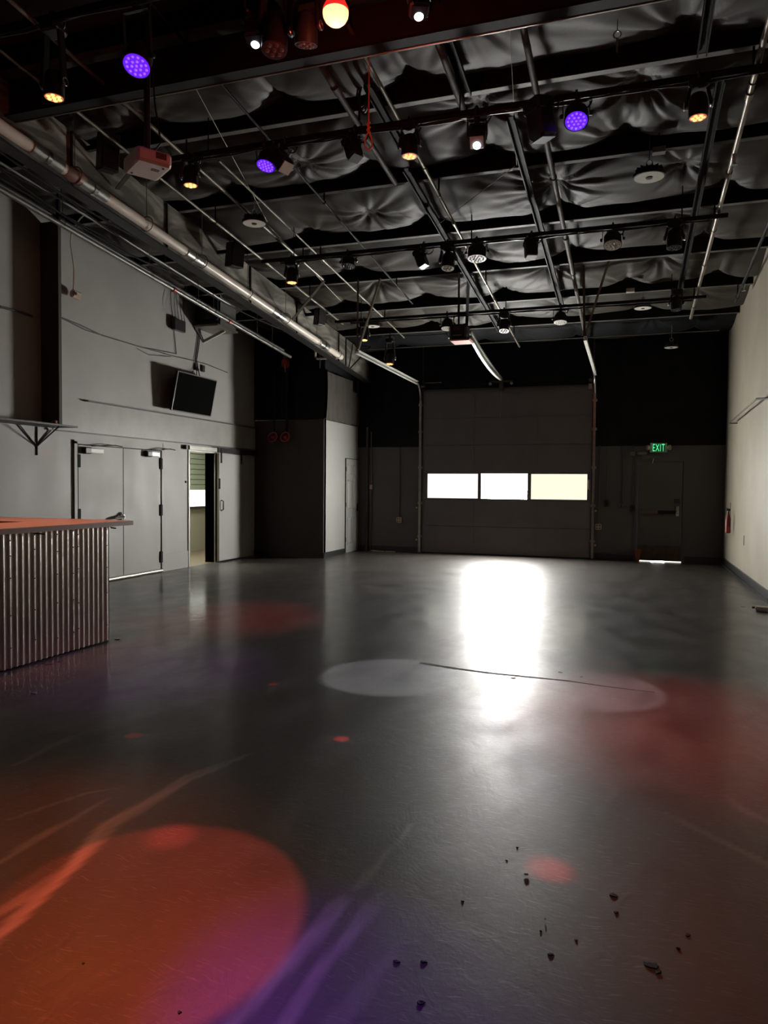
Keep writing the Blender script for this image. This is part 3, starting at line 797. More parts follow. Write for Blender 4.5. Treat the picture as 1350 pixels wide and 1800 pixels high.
m = MB().box(-6.0, -5.978, PD0 - 0.012, PD0, 0, PDZ + 0.012); m.box(-6.0, -5.978, PD0, PD1, PDZ, PDZ + 0.012)
m.build('door_gap', M_GAP, d2)
m = MB().lathe((-5.985, 15.90, 0.96), (1, 0, 0), [(0, 0.035), (0.01, 0.035), (0.04, 0.012), (0.06, 0.012)], 12); m.bar((-5.93, 15.90, 0.96), (-5.93, 15.80, 0.955), 0.02, 0.02); m.box(-5.985, -5.97, 15.87, 15.93, 0.92, 1.09)
m.build('lever_handle', M_BLACK, d2)
for zz in (0.25, 1.03, 1.82):
    MB().box(-5.985, -5.975, PD0 - 0.01, PD0 + 0.015, zz, zz + 0.1).build('hinge', M_BLACKM, d2)

# ------------------------------------------------------------------ left wall: double door
W = XL
dd = struct(MB().box(W, W + 0.012, 9.69 - 1.0, 9.69 - 0.006, 0.03, 2.06).build('door_3', M_WALL))
MB().box(W, W + 0.012, 9.69 + 0.006, 10.66, 0.03, 2.06).build('door_leaf', M_WALL, dd)
m = MB().box(W, W + 0.014, 9.684, 9.696, 0.03, 2.06)
m.build('meeting_gap', M_GAP, dd)
fr = MB()
fr.box(W, W + 0.03, 8.60, 8.66, 0, 2.11); fr.box(W, W + 0.03, 10.675, 10.74, 0, 2.11); fr.box(W, W + 0.03, 8.60, 10.74, 2.075, 2.13)
fr.build('door_frame', M_WALL, dd)
MB().box(W, W + 0.022, 8.662, 8.688, 0.0, 2.075).build('frame_gap', M_GAP, dd)
MB().box(W, W + 0.02, 8.66, 10.675, 2.062, 2.074).build('head_gap', M_GAP, dd)
for (yh, zs) in ((8.685, (0.22, 1.04, 1.83)), (10.655, (0.26, 1.06, 1.85))):
    for zz in zs:
        MB().obox((W + 0.02, yh + 0.005, zz), (0, 0, 1), 0.19, 0.07, 0.03, up=(1, 0, 0), bev=0.006).build('hinge', M_CABLE, dd)
def closer(y0, y1, z, flip, body):
    MB().obox((W + 0.05, (y0 + y1) / 2, z), (0, 1, 0), y1 - y0, 0.07, 0.075, bev=0.01).build('door_closer', body, dd)
    MB().obox((W + 0.05, y0 - 0.055, z), (0, 1, 0), 0.14, 0.08, 0.10, bev=0.015).build('closer_cap', M_BLACK, dd)
    MB().bar((W + 0.06, (y0 + y1) / 2 - 0.1, z + 0.07), (W + 0.17, (y0 + y1) / 2 + 0.28, z + 0.10), 0.02, 0.012).build('closer_arm', M_BLACKM, dd)
    MB().bar((W + 0.17, (y0 + y1) / 2 + 0.28, z + 0.10), (W + 0.03, (y0 + y1) / 2 + 0.62, z + 0.10), 0.02, 0.012).build('closer_arm', M_BLACKM, dd)
closer(8.88, 9.16, 1.985, 1, M_WHITE)
closer(10.33, 10.55, 2.0, 1, M_CHROME)
m = MB().lathe((W + 0.012, 9.60, 0.99), (1, 0, 0), [(0, 0.07), (0.015, 0.07), (0.04, 0.035), (0.08, 0.03)], 16); m.tube([(W + 0.085, 9.60, 0.99), (W + 0.095, 9.48, 0.982), (W + 0.085, 9.39, 0.975)], [0.026, 0.022, 0.014], 8)
m.build('lever_handle', M_CHROME, dd, smooth=True)
MB().tube([(W + 0.03, 8.66, 0.03), (W + 0.03, 10.67, 0.03)], 0.03, 10).build('door_sweep', mat('aluminium_sweep', (0.6, 0.57, 0.5), 0.35, metal=0.6, noise=(9, 0.08)), dd, smooth=True)
struct(MB().box(W, W + 0.012, 10.76, 11.49, 0, 0.30).build('trim_1', M_WALL))
MB_seam = MB().box(W, W + 0.004, 10.745, 10.752, 0, 2.2)
struct(MB_seam.build('trim_2', M_GAP))
# bulkhead band with its ledge
struct(MB().box(W, W + 0.02, 8.1, 13.98, 2.25, 2.70).build('trim_3', mat('grained_grey_band', (0.32, 0.308, 0.284), 0.42, noise=(3, 0.08), bump=(14, 0.25))))
struct(MB().box(W, W + 0.075, 8.84, 13.98, 2.70, 2.715).build('trim_4', M_LEDGE))
struct(MB().box(W, W + 0.035, 8.1, 13.98, 2.232, 2.25).build('trim_shadow_line', M_LEDGE))  # dark strip coloured in for the thin shadow line under the band

# sliding door
sl = thing('sliding_door', 'grey sliding door hung open on a wall rail beside the doorway', 'sliding door', (W + 0.1, 12.9, 0))
MB().box(W + 0.05, W + 0.10, 12.40, 13.36, 0.03, 2.10).build('door_slab', M_WALL, sl)
MB().box(W + 0.02, W + 0.09, 11.42, 13.95, 2.13, 2.20).build('rail_track', mat('dull_rail_steel', (0.30, 0.29, 0.26), 0.4, metal=0.5, noise=(9, 0.1)), sl)
MB().box(W + 0.09, W + 0.105, 12.35, 13.95, 2.115, 2.215).build('rail_cover', M_BLACKM, sl)
for yh in (12.47, 13.25):
    MB().box(W + 0.10, W + 0.112, yh - 0.02, yh + 0.02, 1.92, 2.2).build('hanger', M_BLACKM, sl)
MB().tube([(W + 0.10, 12.47, 1.0), (W + 0.15, 12.47, 1.02), (W + 0.15, 12.47, 1.18), (W + 0.10, 12.47, 1.2)], 0.012, 6).build('pull_handle', M_BLACK, sl)
MB().box(W + 0.09, W + 0.13, 12.385, 12.40, 1.42, 1.62).build('lock_plate', M_BLACK, sl)
MB().box(W + 0.02, W + 0.07, 11.34, 11.44, 2.13, 2.20).build('rail_stop', M_BLACK, sl)
dfr = MB()
dfr.box(W - T, W + 0.02, DY0 - 0.04, DY0, 0, DZ + 0.03); dfr.box(W - T, W + 0.02, DY1, DY1 + 0.03, 0, DZ + 0.03); dfr.box(W - T, W + 0.02, DY0, DY1, DZ - 0.03, DZ + 0.03)
struct(dfr.build('door_4', mat('aluminium_jamb', (0.42, 0.41, 0.37), 0.4, metal=0.3, noise=(9, 0.06))))
p = onx(326, 847, W)
tag(MB().lathe((W, p.y, p.z), (1, 0, 0), [(0, 0.02), (0.02, 0.02), (0.025, 0.01)], 10).build('rubber_bumper', M_BLACK), 'tiny black bumper on the wall left of the doorway', 'bumper')

# tall dark fin standing on a bracketed shelf
fy = 8.07
tag(MB().obox((W + 0.15, fy - 0.03, (2.29 + 5.0) / 2), (0, 0, 1), 5.0 - 2.29, 0.06, 0.30, up=(1, 0, 0), bev=0.004).build('wall_fin', mat('dark_brown_board', (0.05, 0.042, 0.038), 0.7, noise=(3, 0.1))),
    'tall dark board standing out from the left wall on a bracketed shelf', 'board')
sh = thing('wall_shelf', 'narrow dark shelf under the tall board with a triangular bracket', 'shelf', (W, 7.6, 2.05))
MB().box(W, W + 0.40, 6.2, 8.25, 2.265, 2.288).build('shelf_board', M_LEDGE, sh)
MB().tube([(W + 0.01, 7.92, 2.26), (W + 0.01, 7.92, 1.88)], 0.010, 6).build('bracket_upright', M_BLACK, sh)
MB().bar((W + 0.01, 7.92, 2.0), (W + 0.38, 7.92, 2.26), 0.018, 0.012).build('bracket_strut', M_BLACK, sh)
MB().bar((W + 0.01, 7.92, 2.0), (W + 0.02, 7.62, 2.26), 0.018, 0.012).build('bracket_strut', M_BLACK, sh)
MB().bar((W + 0.01, 7.92, 2.0), (W + 0.02, 8.2, 2.26), 0.018, 0.012).build('bracket_strut', M_BLACK, sh)
tag(MB().obox((W + 0.25, 8.0, 2.32), (0, 1, 0), 0.09, 0.07, 0.055, bev=0.008).build('small_block', mat('brown_block', (0.25, 0.09, 0.04), 0.5, noise=(9, 0.1))), 'small brown block on the end of the wall shelf', 'block')

# television
tv = thing('television', 'flat black television on a wall arm above the bulkhead band', 'television', (W + 0.1, 11.3, 2.75))
A, B_, C_, D_ = Vector((W + 0.20, 10.70, 2.76)), Vector((W + 0.20, 11.92, 2.76)), Vector((W + 0.30, 11.97, 3.42)), Vector((W + 0.30, 10.75, 3.42))
nn = (B_ - A).cross(D_ - A).normalized() * -0.035
if nn.x > 0: nn = -nn
MB().hexa([A + nn, B_ + nn, B_, A, D_ + nn, C_ + nn, C_, D_]).build('panel', M_SCREEN, tv)
bz = MB()
for p, q in ((A, B_), (B_, C_), (C_, D_), (D_, A)):
    bz.bar(p - nn * 0.1, q - nn * 0.1, 0.018, 0.018)
bz.build('bezel', mat('grey_bezel', (0.16, 0.155, 0.15), 0.3, noise=(9, 0.05)), tv)
mid = (A + C_) / 2 + nn
MB().bar(mid, (W, mid.y, mid.z), 0.1, 0.1).build('wall_arm', M_BLACKM, tv)
wp = [onx(*p_, W + 0.02) for p_ in ((350, 560), (348, 600), (343, 632), (345, 642))]
for k in range(2):
    pts = [Vector((q.x + 0.005, q.y + 0.04 * k, q.z)) for q in wp] + [Vector((W + 0.12, 11.6 + 0.1 * k, 3.44))]
    MB().tube(pts, 0.010, 6).build('cable', M_BLACK, tv)
for k, (px, py) in enumerate(((343, 645), (355, 648))):
    p = onx(px, py, W)
    MB().obox((W + 0.02, p.y, p.z), (0, 1, 0), 0.09, 0.04, 0.12, bev=0.006).build('cable_box', M_BLACK, tv)

# black box with wires, hanging junction box, wires on the wall
p = onx(313, 572, W + 0.06)
wb = thing('wire_box', 'small black box with loose wires on the upper left wall', 'junction box', (W, p.y, p.z - 0.1))
MB().obox((W + 0.07, p.y, p.z), (0, 1, 0), 0.33, 0.08, 0.20, bev=0.01).build('box', M_BLACK, wb)
for k in range(5):
    yq = p.y - 0.2 + 0.09 * k
    top = onx(307 + 5 * k, 488, W + 0.04)
    MB().tube([(W + 0.09, yq, p.z + 0.1), (W + 0.10, yq - 0.06, p.z + 0.28), (W + 0.07, yq - 0.03 + 0.03 * math.sin(k * 2), p.z + 0.5), top], 0.006, 5).build('wire', M_BLACK, wb)
a0 = onx(302, 545, W + 0.015); a1 = onx(308, 600, W + 0.015); a2 = onx(310, 622, W + 0.015)
MB().tube([a0, a1, a2], 0.007, 5).build('wire', M_BLACK, wb)
p = onx(133, 518, W + 0.10)
hb = thing('hanging_outlet_box', 'cream junction box dangling on its cable beside the tall board', 'junction box', (p.x, p.y, p.z - 0.06))
MB().obox(p, (0.1, 1, -0.1), 0.17, 0.09, 0.11, bev=0.025).build('box', mat('cream_box', (0.62, 0.50, 0.42), 0.45, noise=(9, 0.06)), hb)
MB().lathe((p.x + 0.045, p.y - 0.05, p.z + 0.0), (1, 0, 0), [(0, 0.022), (0.006, 0.022)], 12).build('knockout', M_KICK, hb)
MB().tube([(p.x, p.y - 0.04, p.z + 0.05), onx(130, 470, W + 0.10), onx(124, 430, W + 0.10), onx(126, 408, W + 0.14), onx(140, 385, W + 0.3), onx(150, 376, W + 0.6)], 0.011, 6).build('cable', M_DUCT, hb)
wires = [((0, 538), (40, 549), (56, 555)), ((0, 541), (30, 548), (58, 557)), ((108, 558), (140, 571), (180, 590), (230, 605), (300, 625), (345, 635), (365, 641), (400, 655)), ((110, 560), (150, 580), (172, 587), (250, 611), (310, 622)), ((240, 612), (262, 624), (300, 627))]
wc = thing('wall_cable', 'thin dark cable running along the upper left wall to the television', 'cable', onx(200, 600, W))
for k, pl in enumerate(wires):
    MB().tube([onx(a, c, W + 0.012) for a, c in pl], 0.009 if k != 4 else 0.005, 5).build('cable_run', M_LEDGE, wc)

# speaker and its bracket high on the left wall
sp = thing('wall_speaker', 'large black loudspeaker on a white triangular bracket high on the left wall', 'speaker', (W + 0.3, 11.4, 4.2))
a, c = onx(346, 568, W + 0.05), onx(380, 500, W + 0.45)
MB().obox((W + 0.26, (a.y + c.y) / 2, a.z + 0.36), (0, 1, 0), abs(c.y - a.y), 0.46, 0.66, bev=0.02).build('cabinet', M_BLACK, sp)
ac = thing('wall_heater', 'grey metal heater box beside the large loudspeaker on the left wall', 'heater', (W + 0.3, 12.0, 4.2))
a2, c2 = onx(383, 573, W + 0.45), onx(408, 530, W + 0.45)
MB().box(W + 0.02, W + 0.50, a2.y, c2.y + 0.05, a2.z, c2.z + 0.12).build('case', mat('dark_grey_case', (0.10, 0.098, 0.09), 0.5, noise=(6, 0.1)), ac)
g = MB()
for k in range(7):
    g.box(W + 0.05 + 0.06 * k, W + 0.085 + 0.06 * k, a2.y - 0.01, a2.y, a2.z + 0.06, c2.z)
g.build('grille', M_BLACK, ac)
m = MB(); m.box(W, W + 0.52, a.y - 0.05, c2.y + 0.1, a.z - 0.08, a.z - 0.05)
m.build('bracket_plate', M_CONDUIT, sp)
q = onx(365, 600, W + 0.1)
MB().bar((W + 0.01, q.y, q.z), (W + 0.02, q.y - 0.3, a.z - 0.08), 0.03, 0.05).build('bracket_arm', M_LEDGE, sp)
MB().bar((W + 0.02, q.y, q.z), (W + 0.40, q.y + 0.1, a.z - 0.08), 0.04, 0.05).build('bracket_arm', M_WHITE, sp)

# ------------------------------------------------------------------ bar clad in corrugated metal
bar = thing('bar_counter', 'bar clad in corrugated zinc with an orange lit counter top', 'bar counter', (-5.2, 4.4, 0))
FX, FY0, FY1, TZ = -4.70, 1.0, 5.78, 1.10
# corrugated front: one sheet, sinusoidal ribs
def corrugated(p0, direction, length, z0, z1, pitch, amp, nrm):
    p0, direction, nrm = V(p0), V(direction), V(nrm)
    n = int(length / pitch * 12)
    vs, fs = [], []
    for i in range(n + 1):
        s = length * i / n
        off = amp * math.sin(2 * math.pi * s / pitch)
        for z in (z0, z1):
            vs.append(p0 + direction * s + nrm * (amp + off) + Vector((0, 0, z)))
    for i in range(n):
        fs.append((2 * i, 2 * i + 2, 2 * i + 3, 2 * i + 1))
    return MB().add(vs, fs)
sheets = [(1.0, 2.62), (2.60, 4.22), (4.20, 5.30), (5.28, 5.78)]
for k, (s0, s1) in enumerate(sheets):
    corrugated((FX - 0.002 + 0.002 * (k % 2), s0, 0), (0, 1, 0), s1 - s0, 0.012, TZ, 0.0635, 0.0085, (1, 0, 0)).build('corrugated_sheet', M_CORR, bar, smooth=True)
corrugated((FX, FY1, 0), (-1, 0, 0), 2.6, 0.012, TZ, 0.0635, 0.0085, (0, 1, 0)).build('corrugated_sheet', M_CORR, bar, smooth=True)
m = MB().box(FX - 0.12, FX - 0.005, FY0, FY1 - 0.005, 0, TZ); m.box(FX - 2.6, FX - 0.1, FY1 - 0.12, FY1 - 0.005, 0, TZ)
m.build('carcass', M_GAP, bar)
m = MB().hexa([(-5.25, FY0, TZ + 0.003), (-4.56, FY0, TZ + 0.003), (-4.56, 5.97, TZ + 0.003), (-5.25, 5.97, TZ + 0.003), (-5.25, FY0, TZ + 0.045), (-4.56, FY0, TZ + 0.045), (-4.56, 5.97, TZ + 0.045), (-5.25, 5.97, TZ + 0.045)])
m.box(-7.3, -5.25, 5.32, 5.97, TZ + 0.003, TZ + 0.045)
m.build('counter_slab', M_COUNTEDGE, bar)
m = MB().box(-5.25, -4.562, FY0, 5.968, TZ + 0.045, TZ + 0.048); m.box(-7.3, -5.25, 5.32, 5.968, TZ + 0.045, TZ + 0.048)
m.build('counter_laminate', M_COUNTER, bar)
for yq in (4.55, 4.83, 5.09, 5.29, 5.35, 5.72):
    yq = 4.2 + round((yq - 4.2) / 0.0635) * 0.0635 + 0.016
    for zz in (0.18, 0.45, 0.72, 0.93, 1.06):
        MB().lathe((FX + 0.0165, yq, zz + 0.02 * math.sin(yq * 40 + zz * 9)), (1, 0, 0), [(0, 0.0055), (0.003, 0.005), (0.005, 0.002)], 6).build('screw', M_BLACK, bar)
MB().tube([(FX + 0.02, 4.84, 1.085), (FX + 0.06, 4.92, 1.075)], 0.006, 6).build('hook', M_BLACK, bar)
MB().tube([(FX + 0.01, 5.80, 1.085), (FX + 0.05, 5.83, 1.075)], 0.007, 6).build('hook', M_BLACK, bar)

# ------------------------------------------------------------------ pipes along the room under the sloping roof
def run(x, y0, y1, drop, n=2):
    return [Vector((x, y0 + (y1 - y0) * i / (n - 1), roof(y0 + (y1 - y0) * i / (n - 1)) - drop)) for i in range(n)]
def long_pipe(x, y0, y1, drop, r, material, label, couple=(), name='ceiling_pipe', group=None):
    t = thing(name, label, 'pipe', (x, (y0 + y1) / 2, roof((y0 + y1) / 2) - drop), group)
    MB().tube(run(x, y0, y1, drop), r, 10).build('pipe_run', material, t, smooth=True)
    for y in couple:
        MB().tube([(x, y - 0.05, roof(y - 0.05) - drop), (x, y + 0.05, roof(y + 0.05) - drop)], r * 1.35, 10).build('coupling', material, t, smooth=True)
    for y in [v for v in PUR if y0 + 0.2 < v < y1 - 0.1][::2]:
        m = MB().bar((x, y, roof(y) - drop + r), (x, y, roof(y) + 0.01), 0.02, 0.004)
        m.ring((x, y, roof(y) - drop), (0, 1, 0), r + 0.004, 0.004, 12, 5)
        m.build('pipe_hanger', M_BLACKM, t)
    return t
long_pipe(-0.88, 3.5, 15.6, 0.16, 0.030, M_BROWNP, 'thick brown iron pipe running along the middle of the ceiling', (7.3, 10.2, 13.1))
long_pipe(-2.20, 3.5, 15.2, 0.20, 0.019, M_CONDUIT, 'bright thin conduit running along the ceiling left of the thick brown pipe', (7.9, 9.3, 12.4))
long_pipe(-2.64, 4.0, 8.2, 0.15, 0.030, M_BROWNP, 'short thick grey pipe on the ceiling left of the bright conduit', (6.4,))
long_pipe(-1.58, 3.6, 7.15, 0.15, 0.034, M_BROWNP, 'short thick pipe ending beside the white spotlight on the ceiling', ())
SPR1 = long_pipe(0.92, 3.5, 13.6, 0.30, 0.026, M_CONDUIT, 'bright sprinkler pipe along the ceiling near the right wall', (7.2, 8.6, 11.2))
SPR2 = long_pipe(1.56, 8.5, 13.2, 0.20, 0.022, M_BLACKM, 'dark thin pipe along the ceiling closest to the right wall', (12.4,))
long_pipe(-4.64, 3.5, 10.75, 0.20, 0.020, M_CONDUIT, 'bright conduit along the ceiling that ends at the knee brace', (6.0, 9.2))
long_pipe(-4.36, 7.2, 14.2, 0.17, 0.013, M_CONDUIT, 'thin conduit with flexible cable along the ceiling right of the knee brace', (10.2,))
long_pipe(-5.20, 3.5, 13.0, 0.20, 0.018, M_CONDUIT, 'thin bright pipe running along the top of the scuffed header beam', (8.4, 9.9))
long_pipe(-3.66, 3.6, 12.4, 0.12, 0.014, M_BLACKM, 'thin black conduit along the ceiling above the rope loop', ())
# slotted channel pairs
def channel(x, y0, y1, drop, label):
    t = thing('slotted_channel', label, 'channel', (x, (y0 + y1) / 2, roof((y0 + y1) / 2) - drop))
    for dx in (-0.035, 0.035):
        a, c = run(x + dx, y0, y1, drop)
        m = MB().bar(a, c, 0.012, 0.045)
        m.build('channel_rail', M_BLACKM, t)
    a, c = run(x, y0, y1, drop - 0.016)
    MB().bar(a, c, 0.06, 0.004).build('channel_web', M_WEB, t)
    return t
channel(-1.18, 7.3, 13.4, 0.13, 'long black slotted channel running beside the thick brown pipe')
channel(-1.52, 4.2, 6.9, 0.08, 'short black slotted channel above the white spotlight')
channel(0.50, 4.3, 6.8, 0.13, 'black slotted channel near the sprinkler pipe, its near length')
channel(0.69, 7.2, 13.6, 0.13, 'black slotted channel near the sprinkler pipe, its far length')
channel(-2.45, 8.0, 14.3, 0.12, 'black slotted channel left of the bright thin conduit')
channel(-2.37, 6.5, 7.6, 0.10, 'short black slotted channel above the orange cord loop')
for x, y, lab in ((-3.30, 4.75, 'short pale slotted strut hanging near the projector pole'), (-2.95, 5.5, 'short pale slotted strut behind the violet light'), (-1.52, 5.0, 'short pale slotted strut between the red bulb and the white light')):
    t = thing('slotted_strut', lab, 'strut', (x, y, roof(y) - 0.25))
    for dx in (-0.05, 0.05):
        m = MB(); L_ = 0.36; z = roof(y) - 0.16
        ya = y - L_ / 2
        m.bar((x + dx - 0.018, ya, z), (x + dx - 0.018, ya + L_, z - 0.03), 0.006, 0.02); m.bar((x + dx + 0.018, ya, z), (x + dx + 0.018, ya + L_, z - 0.03), 0.006, 0.02)
        for k in range(7):
            yy_ = ya + 0.02 + k * (L_ - 0.03) / 6
            m.bar((x + dx - 0.018, yy_, z - 0.01 - 0.03 * k / 6), (x + dx + 0.018, yy_, z - 0.01 - 0.03 * k / 6), 0.02, 0.006)
        m.build('strut_rail', M_CREAMPL if x > -2 else M_CONDUIT, t)
    MB().tube([(x, y, roof(y) - 0.17), (x, y, roof(y) + 0.02)], 0.008, 6).build('threaded_rod', M_BLACKM, t)

# scuffed header beam over the left aisle, with braces
hd = thing('header_beam', 'deep scuffed metal header beam running along the left side of the ceiling', 'beam', (-5.3, 9, 4.2))
HX, HDROP = -5.74, 0.62
def hsec(x0, x1, d0, d1, y0=3.0, y1=15.95):
    return [(x0, y0, roof(y0) - d1), (x1, y0, roof(y0) - d1), (x1, y1, roof(y1) - d1), (x0, y1, roof(y1) - d1), (x0, y0, roof(y0) - d0), (x1, y0, roof(y0) - d0), (x1, y1, roof(y1) - d0), (x0, y1, roof(y1) - d0)]
MB().hexa(hsec(HX - 0.03, HX, 0.02, HDROP)).build('beam_web', M_SCUFF, hd)
MB().hexa(hsec(HX - 0.10, HX + 0.05, HDROP, HDROP + 0.02)).build('bottom_flange', mat('dull_flange', (0.03, 0.028, 0.025), 0.5, metal=0.2, noise=(6, 0.1)), hd)
for y in (6.5, 8.2, 10.4, 12.1, 14.1, 14.5):
    MB().box(HX, HX + 0.02, y - 0.012, y + 0.012, roof(y) - HDROP, roof(y) - 0.03).build('stiffener', M_BLACKM, hd)
br = MB().bar((-4.62, 10.75, roof(10.75) - 0.22), (-5.70, 11.7, 4.30), 0.045, 0.012).build('knee_brace', M_BROWNP)
tag(br, 'flat steel knee brace between the ceiling conduit and the header beam', 'brace')
a_, b_ = onroof(655, 606, -0.01), onx(613, 650, HX + 0.005)
br = MB().bar(a_, b_, 0.045, 0.012).build('knee_brace', M_BLACKM)
tag(br, 'dark knee brace beside the left door track', 'brace')
# near left brace below the projector
tag(MB().bar(onroof(262, 262, 0.3), onx(206, 332, -5.71), 0.05, 0.012).build('knee_brace', M_BROWNP), 'flat knee brace against the header beam below the projector', 'brace')

# pale pipe duct along the left with silver couplings and wire hangers
du = thing('pale_duct_pipe', 'long pale pipe duct with silver couplings hung by wires over the left aisle', 'duct', (-5.56, 9.5, 4.4))
def dz_(y):
    return roof(y) - 0.60
dcuts = [3.0, 5.95, 6.62, 8.55, 11.0, 12.9, 13.8]
R_D = 0.058
for k in range(len(dcuts) - 1):
    y0, y1 = dcuts[k], dcuts[k + 1]
    MB().tube([(-5.56, y0, dz_(y0)), (-5.56, y1, dz_(y1))], R_D, 14).build('pipe_length', M_DUCT, du, smooth=True)
for y in dcuts[1:-1]:
    MB().tube([(-5.56, y - 0.2, dz_(y - 0.2)), (-5.56, y + 0.2, dz_(y + 0.2))], R_D + 0.006, 14).build('coupling', M_STEEL, du, smooth=True)
    MB().tube([(-5.56, y - 0.025, dz_(y - 0.025)), (-5.56, y + 0.025, dz_(y + 0.025))], R_D + 0.012, 14).build('coupling_band', M_CHROME, du, smooth=True)
MB().tube([(-5.56, 6.2, dz_(6.2)), (-5.56, 6.3, dz_(6.3)), (-5.56, 6.42, dz_(6.42) + 0.01), (-5.56, 6.5, dz_(6.5))], [R_D + 0.004, R_D + 0.02, R_D + 0.012, R_D + 0.002], 12).build('taped_patch', mat('brown_tape', (0.22, 0.11, 0.08), 0.5, noise=(9, 0.1)), du, smooth=True)
for y in (6.35, 7.55, 8.75, 10.0, 11.3, 12.6, 13.6):
    m = MB().tube([(-5.56, y, dz_(y) + R_D + 0.04), (-5.56, y, roof(y) + 0.05)], 0.005, 5)
    m.ring((-5.56, y, dz_(y) + 0.015), (0, 1, 0), R_D + 0.03, 0.006, 16, 5)
    m.build('wire_hanger', M_CONDUIT, du)
e0 = Vector((-5.56, 13.8, dz_(13.8)))
MB().tube([e0, e0 + Vector((-0.03, 0.03, 0)), e0 + Vector((-0.52, 0.0, -0.01)), e0 + Vector((-0.56, 0, 0.03)), e0 + Vector((-0.56, 0, 0.42))], 0.022, 10).build('end_return', M_DUCT, du, smooth=True)
MB().tube([e0 + Vector((-0.46, 0, 0)), e0 + Vector((-0.46, 0, 0.36))], 0.014, 8).build('end_upright', M_CONDUIT, du)
MB().tube([e0 + Vector((-0.46, 0, -0.02)), e0 + Vector((-0.46, 0, -0.20))], 0.012, 8).build('end_drop', M_BROWNP, du)

# steel pipe pair beside the wall with clevis hangers
pp = thing('wall_side_pipe', 'long steel pipe on clevis hangers running beside the left wall', 'pipe', (-6.58, 9.5, 4.3))
MB().tube(run(-6.58, 3.0, 13.6, 0.60), 0.030, 12).build('pipe_run', mat('dull_sprinkler_pipe', (0.20, 0.19, 0.17), 0.42, metal=0.6, noise=(9, 0.12)), pp, smooth=True)
MB().tube(run(-6.64, 3.0, 13.4, 0.52), 0.028, 12).build('upper_pipe', M_LEDGE, pp, smooth=True)
for y in (7.3, 9.0, 10.25, 10.7, 12.2, 12.8):
    z = roof(y) - 0.60
    m = MB().tube([(-6.58, y, z + 0.09), (-6.58, y, z + 0.55)], 0.005, 5)
    m.ring((-6.58, y, z + 0.03), (0, 1, 0), 0.05, 0.006, 14, 5)
    m.build('clevis_hanger', M_CONDUIT, pp)
for y in (9.6, 11.2):
    MB().tube([(-6.58, y - 0.04, roof(y - 0.04) - 0.6), (-6.58, y + 0.04, roof(y + 0.04) - 0.6)], 0.042, 10).build('red_fitting', M_RED, pp, smooth=True)
MB().bar((-6.6, 7.25, roof(7.25) - 0.25), (-6.6, 7.25, roof(7.25) - 0.6), 0.04, 0.03).build('pipe_post', M_BLACKM, pp)
tp = thing('upper_wall_pipe', 'thin bright pipe above the steel pipe beside the left wall', 'pipe', (-6.6, 8, 4.8))
MB().tube(run(-6.60, 3.0, 11.4, 0.30), 0.016, 8).build('pipe_run', M_STEEL, tp, smooth=True)
for y in (7.3, 9.4):
    MB().tube([(-6.6, y, roof(y) - 0.3), (-6.6, y, roof(y) + 0.05)], 0.006, 5).build('hanger_rod', M_BLACKM, tp)
# bar joist between header and wall, with loose cables
jo = thing('bar_joist', 'black open-web joist along the left side between header beam and wall', 'joist', (-6.0, 9, 4.9))
MB().bar(*run(-6.15, 3.5, 13.8, 0.06), 0.08, 0.04).build('top_chord', M_BLACKM, jo)
MB().bar(*run(-6.15, 3.5, 13.8, 0.40), 0.06, 0.03).build('bottom_chord', M_BLACKM, jo)
yy_ = 3.6; k = 0
while yy_ < 13.3:
    a_, c_ = ((yy_, 0.06), (yy_ + 0.55, 0.40)) if k % 2 == 0 else ((yy_, 0.40), (yy_ + 0.55, 0.06))
    MB().tube([(-6.15, a_[0], roof(a_[0]) - a_[1]), (-6.15, c_[0], roof(c_[0]) - c_[1])], 0.011, 6).build('web_rod', M_BLACKM, jo)
    yy_ += 0.55; k += 1
for i in range(7):
    y0 = 3.5 + rnd.random() * 5; y1 = y0 + 3 + rnd.random() * 3.5; x0 = -6.5 + rnd.random() * 0.6; x1 = x0 + rnd.random() * 0.25 - 0.1
    pts = sag((x0, y0, roof(y0) - 0.35 - rnd.random() * 0.15), (x1, min(y1, 13.8), roof(min(y1, 13.8)) - 0.35 - rnd.random() * 0.12), 0.08 + rnd.random() * 0.12, 10)
    tag(MB().tube(pts, 0.010 + 0.004 * rnd.random(), 6).build('loose_cable', M_CABLE, None, True), 'loose black cable sagging between the pale duct and the left wall', 'cable', 'loose cables over the left aisle')
# speakers on the header beam
def speaker(px, py, w, h, label):
    c = onx(px, py, -5.45)
    t = thing('beam_speaker', label, 'speaker', c - Vector((0, 0, h / 2)))
    MB().obox(c, (1, -0.5, -0.15), w * 0.8, w, h, bev=0.012).build('cabinet', M_BLACK, t)
    d = Vector((1, -0.5, -0.15)).normalized()
    MB().obox(c + d * (w * 0.4 + 0.004), d, 0.008, w * 0.86, h * 0.92).build('grille', mat('speaker_grille', (0.02, 0.02, 0.02), 0.7, noise=(60, 0.3)), t)
    MB().bar(c + Vector((0, 0, h * 0.2)), (-5.74, c.y + 0.02, c.z + h * 0.2), 0.05, 0.05).build('mount_arm', M_BLACKM, t)
speaker(413, 449, 0.22, 0.34, 'black loudspeaker on the header beam behind the near round lamp')
speaker(562, 557, 0.18, 0.30, 'black loudspeaker on the header beam beside the knee brace')
speaker(190, 268, 0.20, 0.40, 'black loudspeaker on the header beam left of the projector')

